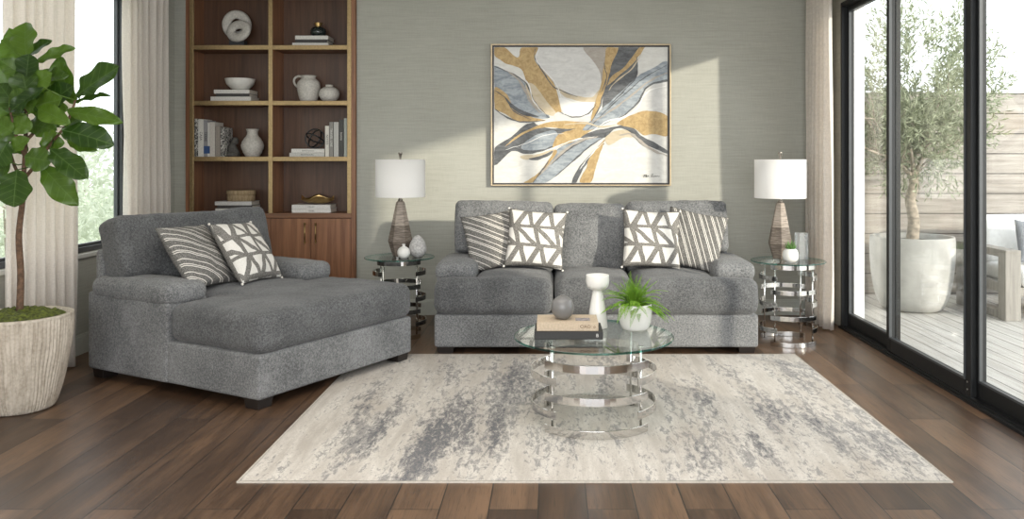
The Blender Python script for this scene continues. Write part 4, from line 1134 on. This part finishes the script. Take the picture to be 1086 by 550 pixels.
def leaf_mesh(seed, curl, fold, ratio):
    """unit-length leaf along +y, upper side +z"""
    bm = bmesh.new(); nx, ny = 10, 20; rows = []; rr = random.Random(seed)
    for k in range(ny+1):
        t = k/ny
        w = ratio*.5*(math.sin(PI*min(1, t**.85))**.62*(.55+.62*t)-.12*math.exp(-((t-.42)/.12)**2))
        if k == 0 or k == ny: w = .004
        row = []
        for i in range(nx+1):
            u = -1+2*i/nx; x = u*max(w, .004)
            z = fold*abs(x)-curl*t*t*.5+.055*ratio*abs(u)**2*math.sin(t*15+seed+(1.3 if u > 0 else 0))+.012*math.sin(t*21+abs(u)*3)*abs(u)
            y = t-.06*abs(u)*w*2
            row.append(bm.verts.new((x, y, z)))
        rows.append(row)
    for A, B in zip(rows, rows[1:]):
        for i in range(nx): bm.faces.new((A[i], A[i+1], B[i+1], B[i]))
    me = bpy.data.meshes.new('leaf'); bmesh.ops.recalc_face_normals(bm, faces=bm.faces[:]); bm.to_mesh(me); bm.free()
    me.materials.append(M['leaf']); me.polygons.foreach_set('use_smooth', [True]*len(me.polygons)); return me
LV = [leaf_mesh(1, .25, .25, .72), leaf_mesh(2, .45, .3, .66), leaf_mesh(3, .1, .2, .78), leaf_mesh(4, .6, .25, .70)]
def leaf(base, tip, wide, face=None, var=None, ratio0=(.72, .66, .78, .70)):
    base, tip = Vector(base), Vector(tip); L = (tip-base).length; d = (tip-base)/L
    k = rs.randrange(4) if var is None else var
    f = Vector(face) if face is not None else Vector((rs.uniform(-.4, .4), -1, rs.uniform(.1, .8)))
    z = (f-d*f.dot(d)).normalized(); x = d.cross(z)
    sxw = max(.3, min(1.6, wide/(ratio0[k]*L)))
    o = bpy.data.objects.new('leaf', LV[k]); C.objects.link(o); o.parent = fg
    m = Matrix(((x.x*sxw*L, d.x*L, z.x*L, base.x), (x.y*sxw*L, d.y*L, z.y*L, base.y), (x.z*sxw*L, d.z*L, z.z*L, base.z), (0, 0, 0, 1)))
    o.matrix_local = m
    nb = min(nodes, key=lambda q: (q-base).length); mid = (nb+base)/2+Vector((0, 0, -.01))
    if (nb-base).length > .01:
        pe = to_obj('petiole', tube(bmesh.new(), [nb, mid, base], [.0045, .0035, .003], 6), M['leaf'], o); pe.matrix_parent_inverse = m.inverted()
LEAVES = [((28,60),(23,23),38,0,0),((22,62),(0,42),22,.03,2),((26,82),(1,62),18,-.05,1),((28,82),(30,57),24,-.08,2),((40,66),(76,48),13,.02,0),((30,89),(63,74),20,.03,1),((79,110),(54,61),24,.04,1),
 ((80,102),(124,69),30,-.05,2),((80,109),(112,98),7,.0,0),((72,118),(125,127),17,-.1,0),((66,138),(115,147),27,-.14,1),((72,149),(99,157),14,-.05,0),((53,158),(91,188),23,-.16,2),
 ((45,177),(79,215),24,-.15,0),((18,180),(13,219),38,-.2,2),((26,166),(54,171),24,-.18,2),((74,131),(33,110),19,-.2,3),((47,93),(6,117),15,-.16,0),((46,120),(66,90),32,.0,1),((22,120),(-2,88),24,-.05,2),((10,160),(28,146),15,-.1,0),
 ((40,118),(18,92),30,.05,1),((20,140),(-14,150),30,-.05,2),((10,120),(-25,104),30,.05,0),((5,112),(-18,75),30,.08,1),((24,75),(10,95),22,.1,0),((30,130),(58,138),22,.05,2),((12,172),(-22,190),30,-.05,1),((8,150),(-8,178),26,-.12,2),((46,128),(38,98),24,.1,0),
 ((28,62),(48,40),14,.12,1),((28,70),(8,30),22,.14,2),((50,110),(40,78),24,.14,0),((10,112),(26,96),20,-.14,1),((70,135),(88,120),18,.08,0),((42,152),(66,150),16,-.02,1),((30,110),(0,130),24,.12,2),((60,140),(40,150),18,-.08,3),((30,104),(22,72),26,-.09,2),((38,112),(64,104),22,-.06,0),((34,136),(12,128),24,-.1,2),((36,140),(60,126),20,.06,1),((28,98),(46,78),22,-.04,3),((14,140),(-6,128),26,-.12,0),((24,84),(36,64),20,.06,2),((50,118),(70,112),18,.1,1),((16,100),(-8,60),26,.06,1),((30,160),(10,152),18,.06,0),((32,120),(30,96),22,-.12,1)]
for (p, q, w, dy, var) in LEAVES:
    leaf(FP(p[0], p[1], dy), FP(q[0], q[1], dy-rs.uniform(-.02, .09)), w*1.32/SC, None, var)
